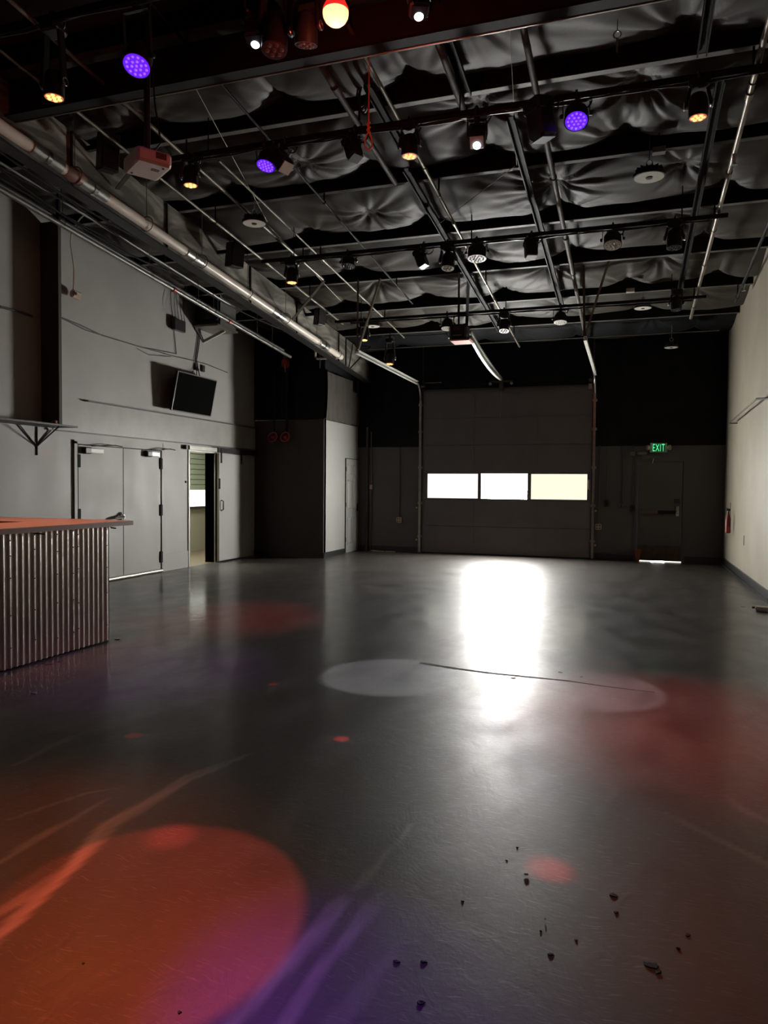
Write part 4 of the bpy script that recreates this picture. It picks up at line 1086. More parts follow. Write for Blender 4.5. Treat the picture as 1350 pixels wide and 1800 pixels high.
# dark risers with red valves in the corner
for px, z1, lab, flag in ((500, roof(13.85) + 0.12, 'dark sprinkler riser with red valve body and wheel in the corner', 1), (478, roof(13.85) + 0.12, 'thin dark riser with a red wheel left of the other riser', 0)):
    p = ony(px, 768, 13.75)
    t = thing('sprinkler_riser', lab, 'riser', (p.x, 13.8, 2.4))
    MB().tube([(p.x, 13.85, p.z), (p.x, 13.85, z1)], 0.028 if flag else 0.018, 10).build('riser_pipe', M_BLACKM, t, smooth=True)
    m = MB().ring((p.x, 13.78, p.z), (0, -1, 0.3), 0.10, 0.016, 18, 6); m.lathe((p.x, 13.85, p.z), (0, -1, 0), [(-0.02, 0.05), (0.05, 0.05), (0.08, 0.02)], 12)
    m.build('red_wheel', M_RED, t, smooth=True)
    if flag:
        q = ony(500, 637, 13.75)
        m = MB().lathe((q.x, 13.8, q.z - 0.1), (0, 0, 1), [(0, 0.05), (0.03, 0.08), (0.14, 0.08), (0.18, 0.05)], 14); m.lathe((q.x, 13.72, q.z), (0.6, -1, 0), [(0, 0.05), (0.08, 0.05)], 12)
        m.build('red_valve_body', M_RED, t, smooth=True)
        MB().tube([(q.x + 0.03, 13.72, q.z - 0.05), (q.x + 0.03, 13.72, q.z - 0.2)], 0.012, 6).build('drain_stub', M_CONDUIT, t)
        MB().lathe((q.x + 0.02, 13.75, q.z + 0.12), (0.3, -1, 0), [(0, 0.045), (0.03, 0.045), (0.035, 0.03)], 14).build('gauge', M_BROWNP, t, smooth=True)

# ------------------------------------------------------------------ lighting bars across the room
BARS = {}
def light_bar(key, y, z, x0, x1, r, label):
    t = thing('lighting_bar', label, 'lighting bar', ((x0 + x1) / 2, y, z))
    MB().tube([(x0, y, z), (x1, y, z)], r, 12).build('bar_pipe', M_BLACKM, t, smooth=True)
    n = max(2, int((x1 - x0) / 1.6))
    for i in range(n):
        x = x0 + 0.5 + (x1 - x0 - 1.0) * i / (n - 1)
        MB().tube([(x, y, z + r), (x, y, roof(y) + 0.22)], 0.007, 6).build('drop_rod', M_BLACKM, t)
        MB().ring((x, y, z), (1, 0, 0), r + 0.006, 0.006, 12, 5).build('clamp_ring', M_BLACKM, t)
    for s in range(2):
        pts = []
        for i in range(24):
            q = i / 23
            pts.append((x0 + 0.3 + (x1 - x0 - 0.5) * q, y - 0.03 + 0.02 * math.sin(q * 31 + s), z - r - 0.012 - 0.022 * abs(math.sin(q * 17 + s * 1.7))))
        MB().tube(pts, 0.009, 6).build('taped_cable', M_BLACK, t, smooth=True)
    BARS[key] = (y, z)
light_bar('A', 4.90, 5.26, -7.2, 1.5, 0.035, 'black lighting bar across the ceiling nearest the camera')
light_bar('B', 6.73, 4.92, -4.7, 1.6, 0.030, 'black lighting bar carrying two violet lamps and the white spotlight')
light_bar('C', 9.50, 4.69, -5.05, 1.02, 0.028, 'black lighting bar across the middle of the ceiling with mostly unlit lamps')
light_bar('D', 12.37, 4.45, -5.1, 1.05, 0.026, 'black lighting bar nearest the back wall in front of the opener')
tb = MB().tube([(-5.5, 14.9, 4.42), (1.5, 14.9, 4.42)], 0.012, 6).build('curtain_wire', M_CONDUIT)
tag(tb, 'thin steel rod crossing the ceiling in front of the black back wall', 'rod')
# deep steel beam just behind bar A
gb = thing('steel_girder', 'deep dark steel girder with a bright lower edge crossing the near ceiling', 'girder', (-2.9, 5.7, 5.0))
MB().box(XL, XR, 5.67, 5.69, 5.02, 5.36).build('girder_web', mat('brown_black_steel', (0.03, 0.022, 0.02), 0.5, metal=0.2, noise=(5, 0.15)), gb)
MB().box(XL, XR, 5.61, 5.75, 5.0, 5.02).build('girder_flange', M_WEB, gb)
MB().tube([(XL, 5.745, 5.005), (XR, 5.745, 5.005)], 0.012, 6).build('flange_edge', M_CONDUIT, gb)

# ------------------------------------------------------------------ stage lights
def clamp_mesh(x, y, z, r=0.03):
    m = MB().ring((x, y, z), (1, 0, 0), r + 0.012, 0.012, 14, 6)
    m.box(x - 0.025, x + 0.025, y - 0.02, y + 0.02, z - r - 0.06, z - r - 0.008)
    m.tube([(x, y - 0.06, z - r - 0.02), (x, y + 0.06, z - r - 0.02)], 0.008, 6)
    return m
def cable_loop(t, x, y, z, R=0.07):
    MB().ring((x + R * 0.9, y + 0.02, z - 0.04), (0.3, 1, 0.1), R, 0.007, 18, 5).build('cable_loop', M_BLACK, t, smooth=True)
def leds(t, c, d, r, n, size, material, name='led_cluster'):
    f, a, u = frame(d)
    m = MB(); pts = [(0, 0)]
    for k, cnt in ((1, 6), (2, 12)):
        if len(pts) >= n:
            break
        pts += [(r * k / (2 if n > 7 else 1.0) * math.cos(2 * math.pi * i / cnt), r * k / (2 if n > 7 else 1.0) * math.sin(2 * math.pi * i / cnt)) for i in range(cnt)]
    for (p, q) in pts[:n]:
        m.lathe(V(c) + a * p + u * q, f, [(0, size), (0.006, size * 0.8), (0.009, size * 0.3)], 8)
    return m.build(name, material, t)

def par_light(px, py, key, label, lens, spots=(), s=1.0, tilt=(0, -0.15, -1)):
    y, z = BARS[key]
    c = ony(px, py, y)                      # centre of the lens face
    d = V(tilt).normalized()
    t = thing('par_light', label, 'stage light', (c.x, y, c.z), 'LED par lights')
    r, L_ = 0.105 * s, 0.15 * s
    top = c - d * L_
    clamp_mesh(c.x, y, z).build('clamp', M_BLACK, t, smooth=True)
    m = MB()
    piv = c - d * (L_ * 0.55)
    f, a, u = frame(d)
    a = Vector((1, 0, 0))
    for sgn in (-1, 1):
        m.bar(piv + a * (r + 0.015) * sgn, Vector((c.x + (r + 0.015) * sgn, y, max(z - 0.10, piv.z + 0.12))), 0.008, 0.03, up=(0, 1, 0))
    zt = max(z - 0.10, piv.z + 0.12)
    m.bar((c.x - r - 0.02, y, zt), (c.x + r + 0.02, y, zt), 0.03, 0.008)
    m.bar((c.x, y, zt), (c.x, y, z - 0.04), 0.02, 0.02, up=(0, 1, 0))
    m.build('yoke', M_BLACK, t)
    MB().lathe(c, -d, [(0.0, r * 1.02), (0.0, r * 1.06), (0.01, r * 1.06), (0.012, r), (L_ * 0.8, r), (L_, r * 0.75), (L_ + 0.02, r * 0.7)], 24).build('can', M_BLACK, t, smooth=True)
    ln = MB().lathe(c, d, [(-0.004, r * 0.97), (0.001, r * 0.97)], 24).build('lens', lens[0], t, smooth=False)
    leds(ln, c + d * 0.001, d, r * 0.72, 19, r * 0.1, lens[1])
    for sgn in (-1, 1):
        MB().lathe(piv + a * (r + 0.012) * sgn, a * sgn, [(0, 0.02), (0.02, 0.022), (0.03, 0.015)], 10).build('tilt_knob', M_BLACK, t)
    cable_loop(t, c.x, y, z)
    for q in spots:
        spot('par_beam', t, c + d * 0.03, *q)
    return t

def moving_head(px, py, key, label, lens, spots=(), s=1.0, aim=(0, -0.25, -1), n=7):
    y, z = BARS[key]
    c = ony(px, py, y)
    d = V(aim).normalized()
    t = thing('moving_head_light', label, 'stage light', (c.x, y, c.z), 'moving head lights')
    r, L_ = 0.082 * s, 0.20 * s
    clamp_mesh(c.x, y, z).build('clamp', M_BLACK, t, smooth=True)
    piv = c - d * (L_ * 0.55)
    zb = max(z - 0.09, piv.z + 0.16)
    MB().obox((c.x, y, zb), (0, 1, 0), 0.16 * s, 0.17 * s, 0.085 * s, bev=0.02 * s).build('base_box', M_BLACK, t)
    MB().tube([(c.x, y, zb), (c.x, y, z - 0.03)], 0.025, 8).build('mount_stem', M_BLACK, t)
    a = Vector((1, 0, 0))
    for sgn in (-1, 1):
        m = MB()
        p0 = Vector((c.x + sgn * 0.07 * s, y, zb - 0.03 * s)); p1 = piv + a * sgn * (r + 0.02)
        m.obox((p0 + p1) / 2, p1 - p0, (p1 - p0).length + 0.05, 0.028 * s, 0.07 * s, up=(0, 1, 0), bev=0.008)
        m.build('yoke_arm', M_BLACK, t)
        m = MB().ring(p1 + a * sgn * 0.012, a * sgn, 0.03 * s, 0.006, 12, 5)
        m.build('arm_cap', M_STEEL, t, smooth=True)
    MB().lathe(c, -d, [(0.0, r * 0.9), (0.0, r), (L_ * 0.4, r), (L_ * 0.75, r * 0.92), (L_, r * 0.7), (L_ * 1.08, r * 0.35)], 20).build('head', M_BLACK, t, smooth=True)
    ln = MB().lathe(c, d, [(-0.004, r * 0.88), (0.001, r * 0.88)], 20).build('lens', lens[0], t)
    leds(ln, c + d * 0.001, d, r * 0.55, n, r * 0.22, lens[1])
    cable_loop(t, c.x, y, z, 0.06)
    for q in spots:
        spot('head_beam', t, c + d * 0.03, *q)
    return t

def scanner(px, py, key, label, face, spots=(), s=1.0, aim=(0.25, -0.5, -1), lamp=None):
    y, z = BARS[key]
    c = ony(px, py, y)
    d = V(aim).normalized()
    t = thing('box_spotlight', label, 'stage light', (c.x, y, c.z), 'box spotlights')
    L_, w = 0.26 * s, 0.15 * s
    clamp_mesh(c.x, y, z).build('clamp', M_BLACK, t, smooth=True)
    piv = c - d * (L_ * 0.5)
    MB().obox(c - d * (L_ * 0.5), d, L_, w, w * 0.9, bev=0.02 * s).build('body', M_BLACK, t)
    MB().obox(c - d * (L_ * 0.78), d, L_ * 0.3, w * 1.1, w * 1.0, bev=0.015 * s).build('rear_housing', M_BLACK, t)
    f, a, u = frame(d)
    MB().obox(c + d * 0.004, d, 0.008, w * 0.82, w * 0.72).build('face_plate', face, t)
    m = MB()
    zt = max(z - 0.09, piv.z + 0.10)
    for sgn in (-1, 1):
        m.bar(piv + a * (w * 0.5 + 0.012) * sgn, Vector((c.x, y, zt)) + a * (w * 0.5 + 0.012) * sgn, 0.008, 0.03, up=(0, 1, 0))
    m.bar(Vector((c.x, y, zt)) - a * (w * 0.5 + 0.02), Vector((c.x, y, zt)) + a * (w * 0.5 + 0.02), 0.03, 0.008)
    m.bar((c.x, y, zt), (c.x, y, z - 0.03), 0.02, 0.02, up=(0, 1, 0))
    m.build('yoke', M_BLACK, t)
    m = MB()
    for k in range(3):
        m.obox(c - d * (L_ * (0.55 + 0.12 * k)) + u * (w * 0.46), d, 0.012, w * 0.7, 0.008)
    m.build('cooling_fins', M_BLACKM, t)
    for k in (-1, 1):
        MB().lathe(c - d * L_ * 0.93 + a * w * 0.4 * k + u * w * 0.5, u, [(0, 0.012), (0.012, 0.012)], 8).build('screw_knob', M_STEEL, t)
    if lamp:
        MB().lathe(c - u * (w * 0.18) + d * 0.008, d, [(0, w * 0.24), (0.008, w * 0.2), (0.012, w * 0.1)], 16).build('lamp_lens', lamp, t, smooth=True)
    cable_loop(t, c.x, y, z)
    for q in spots:
        spot('box_beam', t, c + d * 0.05, *q)
    return t

G_VIO = (glow('violet_lens', (0.07, 0.0, 1.0), 0.9), glow('violet_led', (0.25, 0.06, 1.0), 1.6))
G_AMB = (glow('amber_lens', (1.0, 0.16, 0.02), 0.45), glow('amber_led', (1.0, 0.52, 0.12), 2.6))
G_RED = (glow('red_lens', (1.0, 0.08, 0.02), 0.4), glow('red_led', (1.0, 0.42, 0.12), 2.2))
G_OFF = (M_DIFF, mat('led_glass', (0.55, 0.53, 0.48), 0.15, noise=(30, 0.05)))
G_DARK = (mat('dark_lens', (0.05, 0.05, 0.055), 0.1, noise=(9, 0.05)), mat('led_glass_grey', (0.07, 0.07, 0.07), 0.2, noise=(30, 0.05)))
G_WHITE = glow('white_lamp', (0.82, 0.9, 1.0), 5.0)
M_FACE = mat('pale_face_plate', (0.75, 0.73, 0.66), 0.4, noise=(9, 0.04))

# floor targets of the beams
def fl(px, py):
    return onz(px, py, 0)
AMBER, REDC, VIO, COOL = (1.0, 0.20, 0.03), (1.0, 0.05, 0.03), (0.28, 0.04, 1.0), (0.78, 0.86, 1.0)
# bar A (near)
moving_head(95, 172, 'A', 'amber lit moving head at the upper left corner of the ceiling', G_AMB, [(fl(20, 1560), AMBER, 380, math.radians(26), 1.0), (Vector((-5.15, 5.2, 1.15)), (1.0, 0.26, 0.08), 420, math.radians(46), 1.0)], 1.0, (0.0, 0.0, -1))
par_light(240, 116, 'A', 'violet lit lamp hanging in front of the projector pole', G_VIO, [(fl(665, 1815), VIO, 560, math.radians(13), 1.0)], 1.0, (0.1, -0.45, -1))
scanner(447, 72, 'A', 'white lit box spotlight left of the red bulb', M_BLACK, [], 0.9, (0.05, -0.35, -1), G_WHITE)
moving_head(482, 88, 'A', 'unlit black moving head beside the white spotlight at the top', G_DARK, [(Vector((-1.6, 2.16, 0)), (1.0, 0.085, 0.035), 900, math.radians(11.8), 0.03)], 1.15, (0.05, -0.2, -1))
moving_head(538, 80, 'A', 'black moving head glinting red beside the red bulb', G_DARK, [], 1.0, (-0.1, 0.2, -1))
scanner(737, 22, 'A', 'white lit box spotlight at the top edge of the ceiling', M_BLACK, [], 0.9, (0.15, -0.35, -1), G_WHITE)
# bar B
moving_head(335, 326, 'B', 'amber lit moving head right of the projector', G_AMB, [], 0.95, (0.0, 0.0, -1))
par_light(467, 292, 'B', 'violet lit lamp next to the tilted box spotlight', G_VIO, [(fl(250, 1175), (0.45, 0.05, 0.8), 330, math.radians(30), 1.0)], 0.9, (-0.1, -0.35, -1))
scanner(503, 295, 'B', 'black box spotlight with a long white face, tilted beside the violet lamp', M_FACE, [], 1.1, (0.75, -0.25, -0.9))
scanner(625, 278, 'B', 'unlit black box spotlight under the rope loop', M_BLACK, [], 0.95, (0.35, -0.2, -1))
moving_head(720, 275, 'B', 'red amber lit moving head in the middle of the lighting bar', G_RED, [(fl(1190, 1265), REDC, 1500, math.radians(31), 1.0)], 0.95, (0.0, 0.0, -1))
scanner(838, 250, 'B', 'white lit box spotlight with a pale face under the ceiling centre', M_FACE,
        [(Vector((-1.76, 5.5, 0)), COOL, 1250, math.radians(13.2), 0.04), (Vector((-0.28, 5.65, 0)), (0.85, 0.85, 1.0), 950, math.radians(12.6), 0.04)], 1.0, (0.1, -0.8, -0.9), G_WHITE)
scanner(955, 245, 'B', 'large unlit black box spotlight with barn door beside the violet lamp', M_BLACK, [], 1.35, (0.15, 0.15, -1))
par_light(1013, 213, 'B', 'violet lit lamp right of the large black spotlight', G_VIO, [], 0.95, (0.05, -0.5, -1))
moving_head(1227, 207, 'B', 'amber lit moving head near the right wall', G_RED, [(fl(1290, 1420), (1.0, 0.16, 0.05), 140, math.radians(34), 1.0)], 0.95, (0.0, 0.0, -1))
# bar C
moving_head(513, 497, 'C', 'amber lit moving head beside the header beam speakers', G_AMB, [(fl(420, 1080), REDC, 420, math.radians(30), 1.0)], 1.0, (0.0, 0.0, -1))
par_light(612, 468, 'C', 'unlit lamp at the left end of the middle lighting bar', G_DARK, [], 0.85, (0.0, -0.2, -1))
scanner(745, 468, 'C', 'unlit black box spotlight left of the unlit moving head', M_BLACK, [], 0.95, (0.4, -0.1, -1))
moving_head(787, 472, 'C', 'unlit moving head with a pale lens left of the wide drum lamp', G_OFF, [], 1.05, (0.0, -0.25, -1))
par_light(838, 455, 'C', 'wide black drum lamp with a pale face in front of the conduit', G_OFF, [], 1.12, (0.0, -0.15, -1))
scanner(934, 452, 'C', 'box spotlight with a bright pale face right of the drum lamp', M_FACE, [], 1.0, (0.1, -0.25, -1))
par_light(1077, 431, 'C', 'unlit lamp with rows of grey diodes on the middle lighting bar', G_OFF, [], 1.0, (0.05, -0.35, -1))
moving_head(1185, 436, 'C', 'unlit black moving head at the right end of the middle bar', G_DARK, [], 1.05, (0.0, -0.1, -1))
# bar D
par_light(786, 578, 'D', 'small unlit lamp with a pale face above the opener', G_OFF, [], 0.95, (0.0, -0.2, -1))
moving_head(886, 582, 'D', 'unlit moving head right of the door opener', G_OFF, [], 1.0, (0.0, -0.3, -1))
par_light(985, 567, 'D', 'unlit lamp with a pale face left of the right track hanger', G_OFF, [], 0.95, (0.0, -0.2, -1))
moving_head(640, 598, 'D', 'small amber lit lamp behind the left track hanger', G_AMB, [], 0.85, (0.0, -0.1, -1))
BARS['E'] = (14.1, 4.5)
moving_head(685, 640, 'E', 'red lit lamp hanging low against the black back wall', G_RED, [], 1.0, (0.0, -0.15, -1))
moving_head(1189, 545, 'D', 'unlit black moving head under the channel near the right wall', G_DARK, [], 1.0, (0.05, -0.1, -1))

# red disco bulb
bc = ony(590, 30, 4.6)
rb_ = thing('disco_bulb', 'glowing red disco bulb at the top of the ceiling', 'bulb', bc - Vector((0, 0, 0.1)))
MB().lathe(bc + Vector((0, 0, 0.035)), (0, 0, -1), [(-0.01, 0.082), (0.01, 0.086), (0.035, 0.082), (0.06, 0.069), (0.078, 0.05), (0.09, 0.028), (0.095, 0.006)], 24).build('faceted_dome', glow('bulb_dome', (1.0, 0.52, 0.22), 2.2), rb_, smooth=True)
MB().lathe(bc + Vector((0, 0, 0.035)), (0, 0, 1), [(0.0, 0.086), (0.02, 0.084), (0.07, 0.06), (0.13, 0.045), (0.15, 0.03)], 24).build('bulb_collar', glow('bulb_collar', (1.0, 0.02, 0.015), 0.9), rb_, smooth=True)
MB().tube([bc + Vector((0, 0, 0.18)), (bc.x, bc.y, roof(bc.y) + 0.2)], 0.012, 6).build('cord', M_BLACK, rb_)
for (px, py, w, a) in ((600, 1299, 120, 1.5), (966, 1527, 130, 2.6), (480, 1203, 60, 1.1), (235, 1293, 40, 1.6), (300, 1470, 70, 3.2), (1288, 1262, 60, 1.1), (505, 1042, 80, 1.0), (1070, 1165, 60, 1.2)):
    spot('bulb_ray', rb_, bc + Vector((0, 0, -0.13)), fl(px, py), (1.0, 0.06, 0.06), w * 22, math.radians(a), 1.0, 0.005)
for (px, py, w, a) in ((82, 795, 300, 1.8), (256, 912, 160, 1.5)):
    spot('bulb_ray', rb_, bc + Vector((0, 0, -0.13)), onx(px, py, XL), (1.0, 0.08, 0.08), w * 0.7, math.radians(a), 1.0, 0.005)
pl = bpy.data.lights.new('bulb_glow', 'POINT'); pl.energy = 14; pl.color = (1.0, 0.10, 0.05); pl.shadow_soft_size = 0.08
plo = bpy.data.objects.new('bulb_glow', pl); COL.objects.link(plo); plo.parent = rb_; plo.location = (0, 0, -0.12)

# round high-bay lamps
def high_bay(px, py, Y, r, label):
    c = ony(px, py, Y)
    t = thing('high_bay_lamp', label, 'ceiling lamp', c, 'round high-bay lamps')
    d = Vector((0, 0, -1))
    MB().lathe(c, -d, [(0.0, r * 1.02), (0.0, r * 1.1), (0.03, r * 1.1), (0.035, r * 0.8), (0.09, r * 0.62), (0.1, r * 0.3)], 28).build('housing', M_BLACK, t, smooth=True)
    m = MB()
    for k in range(14):
        q = 2 * math.pi * k / 14
        a = Vector((math.cos(q), math.sin(q), 0))
        m.obox(c + a * r * 0.72 + Vector((0, 0, 0.065)), a, r * 0.4, 0.006, 0.06)
    m.build('heat_fins', M_BLACK, t)
    MB().lathe(c, d, [(-0.004, r), (0.002, r)], 28).build('diffuser', M_DIFF, t)
    MB().lathe(c + d * 0.003, d, [(-0.002, r * 0.24), (0.006, r * 0.22), (0.008, r * 0.1)], 16).build('sensor_cap', M_BLACK, t, smooth=True)
    m = MB().ring(c + Vector((0, 0, 0.15)), (0, 1, 0), 0.03, 0.005, 14, 5); m.tube([c + Vector((0, 0, 0.18)), (c.x, c.y, roof(c.y) + 0.1)], 0.005, 5)
    m.build('hook', M_STEEL, t)
high_bay(447, 393, 8.35, 0.14, 'round lamp with a white ring face above the left header beam')
high_bay(1141, 312, 8.35, 0.15, 'round lamp with a white ring face near the right wall')
high_bay(1130, 542, 13.0, 0.13, 'far round lamp with a white ring face in front of the last bar')
high_bay(655, 574, 13.0, 0.13, 'round lamp behind the left door track hanger')
high_bay(1180, 611, 15.0, 0.12, 'dim round lamp hanging low before the black back wall')
for px, py, Y, lab in ((1158, 270, 8.3, 'small grey ballast box above the round lamp near the right wall'), (1108, 514, 12.6, 'small white ballast box above the far round lamp')):
    c = ony(px, py, Y)
    t = thing('ballast_box', lab, 'box', c)
    MB().obox(c + Vector((0, 0, 0.03)), (1, 0, 0), 0.13, 0.09, 0.06, bev=0.006).build('case', M_WHITE if Y > 10 else mat('grey_case', (0.2, 0.19, 0.18), 0.5, noise=(6, 0.08)), t)
    MB().tube([c + Vector((0, 0, 0.05)), (c.x, c.y, roof(c.y) + 0.15)], 0.006, 5).build('hanger_rod', M_BLACKM, t)
# sprinkler heads on the bright pipe
for t, x, y, dr_ in ((SPR1, 0.92, 8.15, 0.32), (SPR2, 1.56, 12.3, 0.22)):
    MB().lathe((x, y, roof(y) - dr_), (0, 0, -1), [(0, 0.02), (0.05, 0.02), (0.06, 0.012), (0.10, 0.012), (0.105, 0.03), (0.11, 0.03)], 12).build('sprinkler_head', M_STEEL, t, smooth=True)

# projector on its pole
pc = ony(259, 288, 5.3)
pj = thing('projector', 'white projector hanging on a black pole from the ceiling', 'projector', pc)
pd = Vector((0.55, 0.83, 0)).normalized()
MB().obox(pc + Vector((0, 0, 0.0)), pd, 0.29, 0.36, 0.115, bev=0.02).build('case', mat('projector_white', (0.60, 0.50, 0.46), 0.45, noise=(9, 0.04)), pj)
f_, a_, u_ = frame(pd)
MB().obox(pc + a_ * 0.18 + pd * 0.05 + Vector((0, 0, 0.015)), a_, 0.006, 0.09, 0.05).build('side_vent', M_BLACK, pj)
MB().obox(pc + pd * 0.05 - Vector((0, 0, 0.058)) + a_ * 0.05, pd, 0.06, 0.04, 0.004).build('bottom_vent', M_KICK, pj)
for sg in (-1, 1):
    MB().lathe(pc + pd * 0.09 * sg + a_ * 0.12 * sg - Vector((0, 0, 0.05)), (0, 0, -1), [(0, 0.012), (0.012, 0.01)], 10).build('foot', M_BLACK, pj)
MB().lathe(pc + pd * 0.145 + a_ * 0.08, pd, [(0, 0.035), (0.015, 0.035), (0.018, 0.028)], 16).build('lens', M_BLACK, pj, smooth=True)
MB().tube([pc + Vector((0, 0, 0.05)), (pc.x, pc.y, roof(pc.y) + 0.2)], 0.026, 12).build('pole', M_BLACK, pj, smooth=True)
MB().obox(pc + Vector((0, 0, 0.065)), pd, 0.13, 0.13, 0.03, bev=0.008).build('mount_plate', M_BLACK, pj)
pts = [pc + Vector((0.03, 0, 0.06)), pc + Vector((0.10, 0.05, 0.18)), pc + Vector((0.06, 0.02, 0.5)), pc + Vector((0.03, 0, 1.2))]
MB().tube(pts, 0.008, 6).build('cable', M_BLACK, pj)

# orange cord with a carabiner loop
oc2 = ony(648, 235, 5.9)
t = thing('cord_loop', 'orange cord ending in a carabiner loop hanging from the ceiling', 'cord', oc2 - Vector((0, 0, 0.12)))
MB().tube([oc2 + Vector((0, 0, 0.02)), oc2 + Vector((0.0, 0, 0.14)), (oc2.x, oc2.y, roof(oc2.y) + 0.1)], [0.010, 0.006, 0.003], 6).build('cord', M_ORANGE, t)
kn = [oc2 + Vector((0.014 * math.cos(i * 1.1), 0.012 * math.sin(i * 1.1), 0.01 + i * 0.007)) for i in range(14)]
MB().tube(kn, 0.007, 6).build('knot', M_ORANGE, t)
lp_ = []
for i in range(25):
    q = 2 * math.pi * i / 24
    w_ = 0.036 * (0.55 + 0.45 * (0.5 - 0.5 * math.cos(q)))
    lp_.append(oc2 + Vector((w_ * math.sin(q), 0.01 * math.sin(q), -0.062 + 0.07 * math.cos(q))))
MB().tube(lp_, 0.006, 8).build('carabiner', M_ORANGE, t, smooth=True)
# coiled black cable beside it
cc = ony(636, 165, 6.6)
t = thing('cable_coil', 'coiled black cable hanging from the ceiling above the orange loop', 'cable', cc)
for k in range(4):
    pts = []
    for i in range(21):
        q = 2 * math.pi * i / 20
        pts.append(cc + Vector((0.05 * math.sin(q) + 0.01 * k, 0.02 * math.cos(q + k), 0.13 * math.cos(q) - 0.02 * k)))
    MB().tube(pts, 0.008, 5).build('coil_turn', M_BLACK, t, smooth=True)
MB().tube([cc + Vector((0, 0, 0.1)), (cc.x, cc.y, roof(cc.y) + 0.12)], 0.008, 5).build('coil_tail', M_BLACK, t)
# hanging eye bolt
eb = ony(1085, 72, 6.4)
t = thing('eye_hook', 'small steel eye hook hanging from the fabric at the upper right', 'hook', eb)
m = MB().ring(eb + Vector((0, 0, 0.05)), (0, 1, 0), 0.03, 0.006, 14, 5); m.tube([eb + Vector((0, 0, 0.02)), eb - Vector((0, 0, 0.09))], 0.008, 6); m.tube([eb + Vector((0, 0, 0.08)), (eb.x, eb.y, roof(eb.y) + 0.1)], 0.004, 5)
m.build('hook_ring', M_STEEL, t, smooth=True)
# stay wires
for (p, q, r, lab) in ((onroof(325, 120, 0.1), ony(470, 390, 9.0), 0.004, 'thin stay wire slanting down past the projector to the round lamp'),
                       (onroof(895, 20, 0.1), onroof(908, 290, 0.1), 0.004, 'thin wire hanging beside the thick brown pipe'),
                       (onroof(905, 292, 0.12), onroof(770, 395, 0.12), 0.004, 'thin stay wire slanting across the ceiling fabric'),
                       (ony(470, 395, 9.0), onroof(600, 530, 0.2), 0.005, 'thin wire from the round lamp back along the ceiling')):
    tag(MB().tube([p, q], r, 5).build('stay_wire', M_CONDUIT), lab, 'wire')

# ragged filler in the floor's control joint
pj_ = [fl(*q) for q in ((738, 1165), (800, 1175), (860, 1183), (930, 1190), (1000, 1197), (1060, 1206), (1150, 1217))]
vs, fs = [], []
rj = random.Random(5)
N_ = 60
for i in range(N_ + 1):
    q = i / N_ * (len(pj_) - 1); k = min(int(q), len(pj_) - 2); c = pj_[k].lerp(pj_[k + 1], q - k)
    w_ = (0.020 + 0.010 * rj.random()) * (1.0 - 0.75 * i / N_)
    vs += [(c.x, c.y - w_, 0.0012), (c.x, c.y + w_, 0.0012), (c.x, c.y - w_ - 0.004, 0.0), (c.x, c.y + w_ + 0.004, 0.0)]
    if i:
        a = 4 * (i - 1)
        fs += [(a, a + 4, a + 5, a + 1), (a + 2, a + 6, a + 4, a), (a + 1, a + 5, a + 7, a + 3)]
MB().add(vs, fs).build('control_joint', mat('dark_joint_filler', (0.012, 0.011, 0.010), 0.8, noise=(30, 0.3), spec=0.1), FLOOR)

# ------------------------------------------------------------------ right wall: bent rod, extinguisher, marks, floor bits
rod = thing('wall_rod', 'bent steel rod bracket standing off the cream right wall', 'bracket', (XR, 13.5, 2.7))
P0, P1, P2 = onx(1281, 744, XR - 0.14), onx(1330, 701, XR - 0.14), onx(1362, 700, XR - 0.10)
MB().tube([P0, P1], 0.014, 8).build('rod', M_CONDUIT, rod, smooth=True)
MB().tube([P1, P2, Vector((XR, P2.y - 0.05, P2.z))], 0.014, 8).build('rod_arm', M_BROWNP, rod, smooth=True)
MB().tube([P0, Vector((XR, P0.y, P0.z))], 0.012, 8).build('standoff', M_CONDUIT, rod)
p = onx(1277, 915, XR - 0.10)
fe = thing('fire_extinguisher', 'red fire extinguisher hung at the far end of the cream wall', 'fire extinguisher', (XR - 0.09, p.y, p.z - 0.22))
MB().lathe((XR - 0.09, p.y - 0.15, p.z - 0.22), (0, 0, 1), [(0, 0.036), (0.01, 0.046), (0.27, 0.046), (0.31, 0.03), (0.38, 0.018)], 18).build('cylinder', M_RED, fe, smooth=True)
m = MB().box(XR - 0.12, XR - 0.06, p.y - 0.2, p.y - 0.1, p.z + 0.18, p.z + 0.22); m.bar((XR - 0.09, p.y - 0.15, p.z + 0.2), (XR - 0.09, p.y - 0.02, p.z + 0.23), 0.02, 0.012)
m.build('valve', M_BLACK, fe)
MB().tube([(XR - 0.09, p.y - 0.2, p.z + 0.19), (XR - 0.10, p.y - 0.26, p.z + 0.1), (XR - 0.08, p.y - 0.23, p.z - 0.1)], 0.010, 6).build('hose', M_BLACK, fe)
for px, py, h, lab in ((1284, 905, 0.45, 'thin dark slot on the cream wall beside the extinguisher'), (1308, 950, 0.16, 'short dark slot low on the cream wall')):
    p = onx(px, py, XR)
    tag(MB().box(XR - 0.006, XR, p.y - 0.01, p.y + 0.01, p.z - h / 2, p.z + h / 2).build('wall_slot', M_GAP), lab, 'slot')
p = fl(1341, 1074)
t = thing('metal_bracket', 'small silver bracket lying on the floor by the right baseboard', 'bracket', (p.x, p.y, 0))
m = MB().obox((p.x, p.y, 0.03), (0.2, 1, 0), 0.1, 0.16, 0.05, bev=0.012); m.build('bracket_body', M_WHITE, t)
MB().obox((p.x - 0.02, p.y - 0.07, 0.008), (0.2, 1, 0), 0.07, 0.13, 0.014, bev=0.003).build('foot_plate', M_STEEL, t)
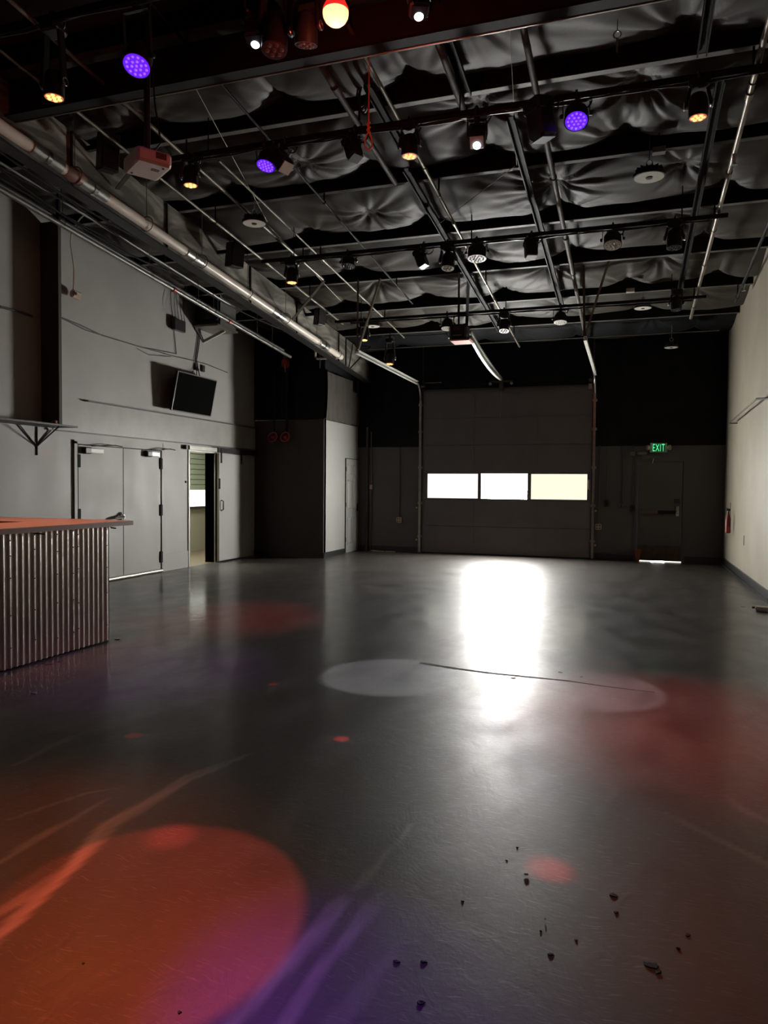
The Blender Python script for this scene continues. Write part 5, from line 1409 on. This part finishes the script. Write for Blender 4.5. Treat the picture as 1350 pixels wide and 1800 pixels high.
MB().lathe((p.x - 0.09, p.y + 0.02, 0.035), (-1, 0, 0), [(0, 0.014), (0.03, 0.014)], 8).build('bolt', M_BLACK, t)

# dark flakes on the floor
def flake(px, py, size, seed, lab=None):
    r_ = random.Random(seed); c = fl(px, py)
    n = 7; q0 = r_.random() * 6.28
    vs, fs = [], []
    for k in range(n):
        q = q0 + 2 * math.pi * k / n
        rr = size * (0.35 + 0.75 * r_.random())
        vs.append((c.x + rr * math.cos(q), c.y + rr * math.sin(q) * 0.9, 0.0005))
    top = [(x * 0.85 + c.x * 0.15, y * 0.85 + c.y * 0.15, z + 0.001 + 0.002 * r_.random()) for x, y, z in vs]
    m = MB().add(vs + top, [tuple(range(n - 1, -1, -1)), tuple(range(n, 2 * n))] + [(k, (k + 1) % n, n + (k + 1) % n, n + k) for k in range(n)])
    tag(m.build('debris_flake', M_GAP), lab or 'tiny black debris speck on the bare dark floor', 'debris', 'black flakes on the floor')
FLAB = {0: 'black flake on the floor right of the pink light spot', 2: 'largest black flake on the floor at the lower right', 3: 'black flake touching the foot of the largest flake', 4: 'oval black flake below the pink light spot',
        5: 'left black flake of the pair at the bottom centre', 6: 'right black flake of the pair at the bottom centre', 7: 'dark flake below the pair at the bottom centre', 8: 'upper black flake right of the largest flake', 9: 'lower black flake right of the largest flake',
        15: 'dark flake at the joint under the white floor glare', 18: 'dark scrap on the floor near the right baseboard', 19: 'left dark scrap at the foot of the corrugated bar', 20: 'right dark scrap at the foot of the corrugated bar'}
for k, (px, py, s_) in enumerate(((1079, 1574, .020), (1082, 1603, .014), (1145, 1697, .030), (1155, 1709, .020), (968, 1678, .012), (697, 1691, .014), (745, 1691, .012), (740, 1764, .014), (1209, 1645, .014), (1192, 1668, .010),
                                 (909, 1490, .007), (890, 1513, .007), (813, 1584, .007), (1012, 1653, .007), (950, 1637, .006), (904, 1192, .030), (985, 1182, .025), (1022, 1190, .02), (1307, 1067, .04), (85, 1168, .05), (105, 1163, .04), (316, 1780, .008), (146, 1694, .006))):
    flake(px, py, s_, 100 + k, FLAB.get(k))
for k, (px, py, s_) in enumerate(((925, 1539, .010), (958, 1618, .004), (207, 1124, .03), (60, 1220, .02))):
    c = fl(px, py)
    tag(MB().obox((c.x, c.y, 0.005), (1, 0.3, 0), s_ * 1.8, s_, 0.005, bev=0.002).build('shiny_chip', M_CHROME), 'tiny shiny metal chip on the floor', 'debris', 'shiny chips on the floor')

for o in bpy.data.objects:
    if '_o' in o:
        del o['_o']
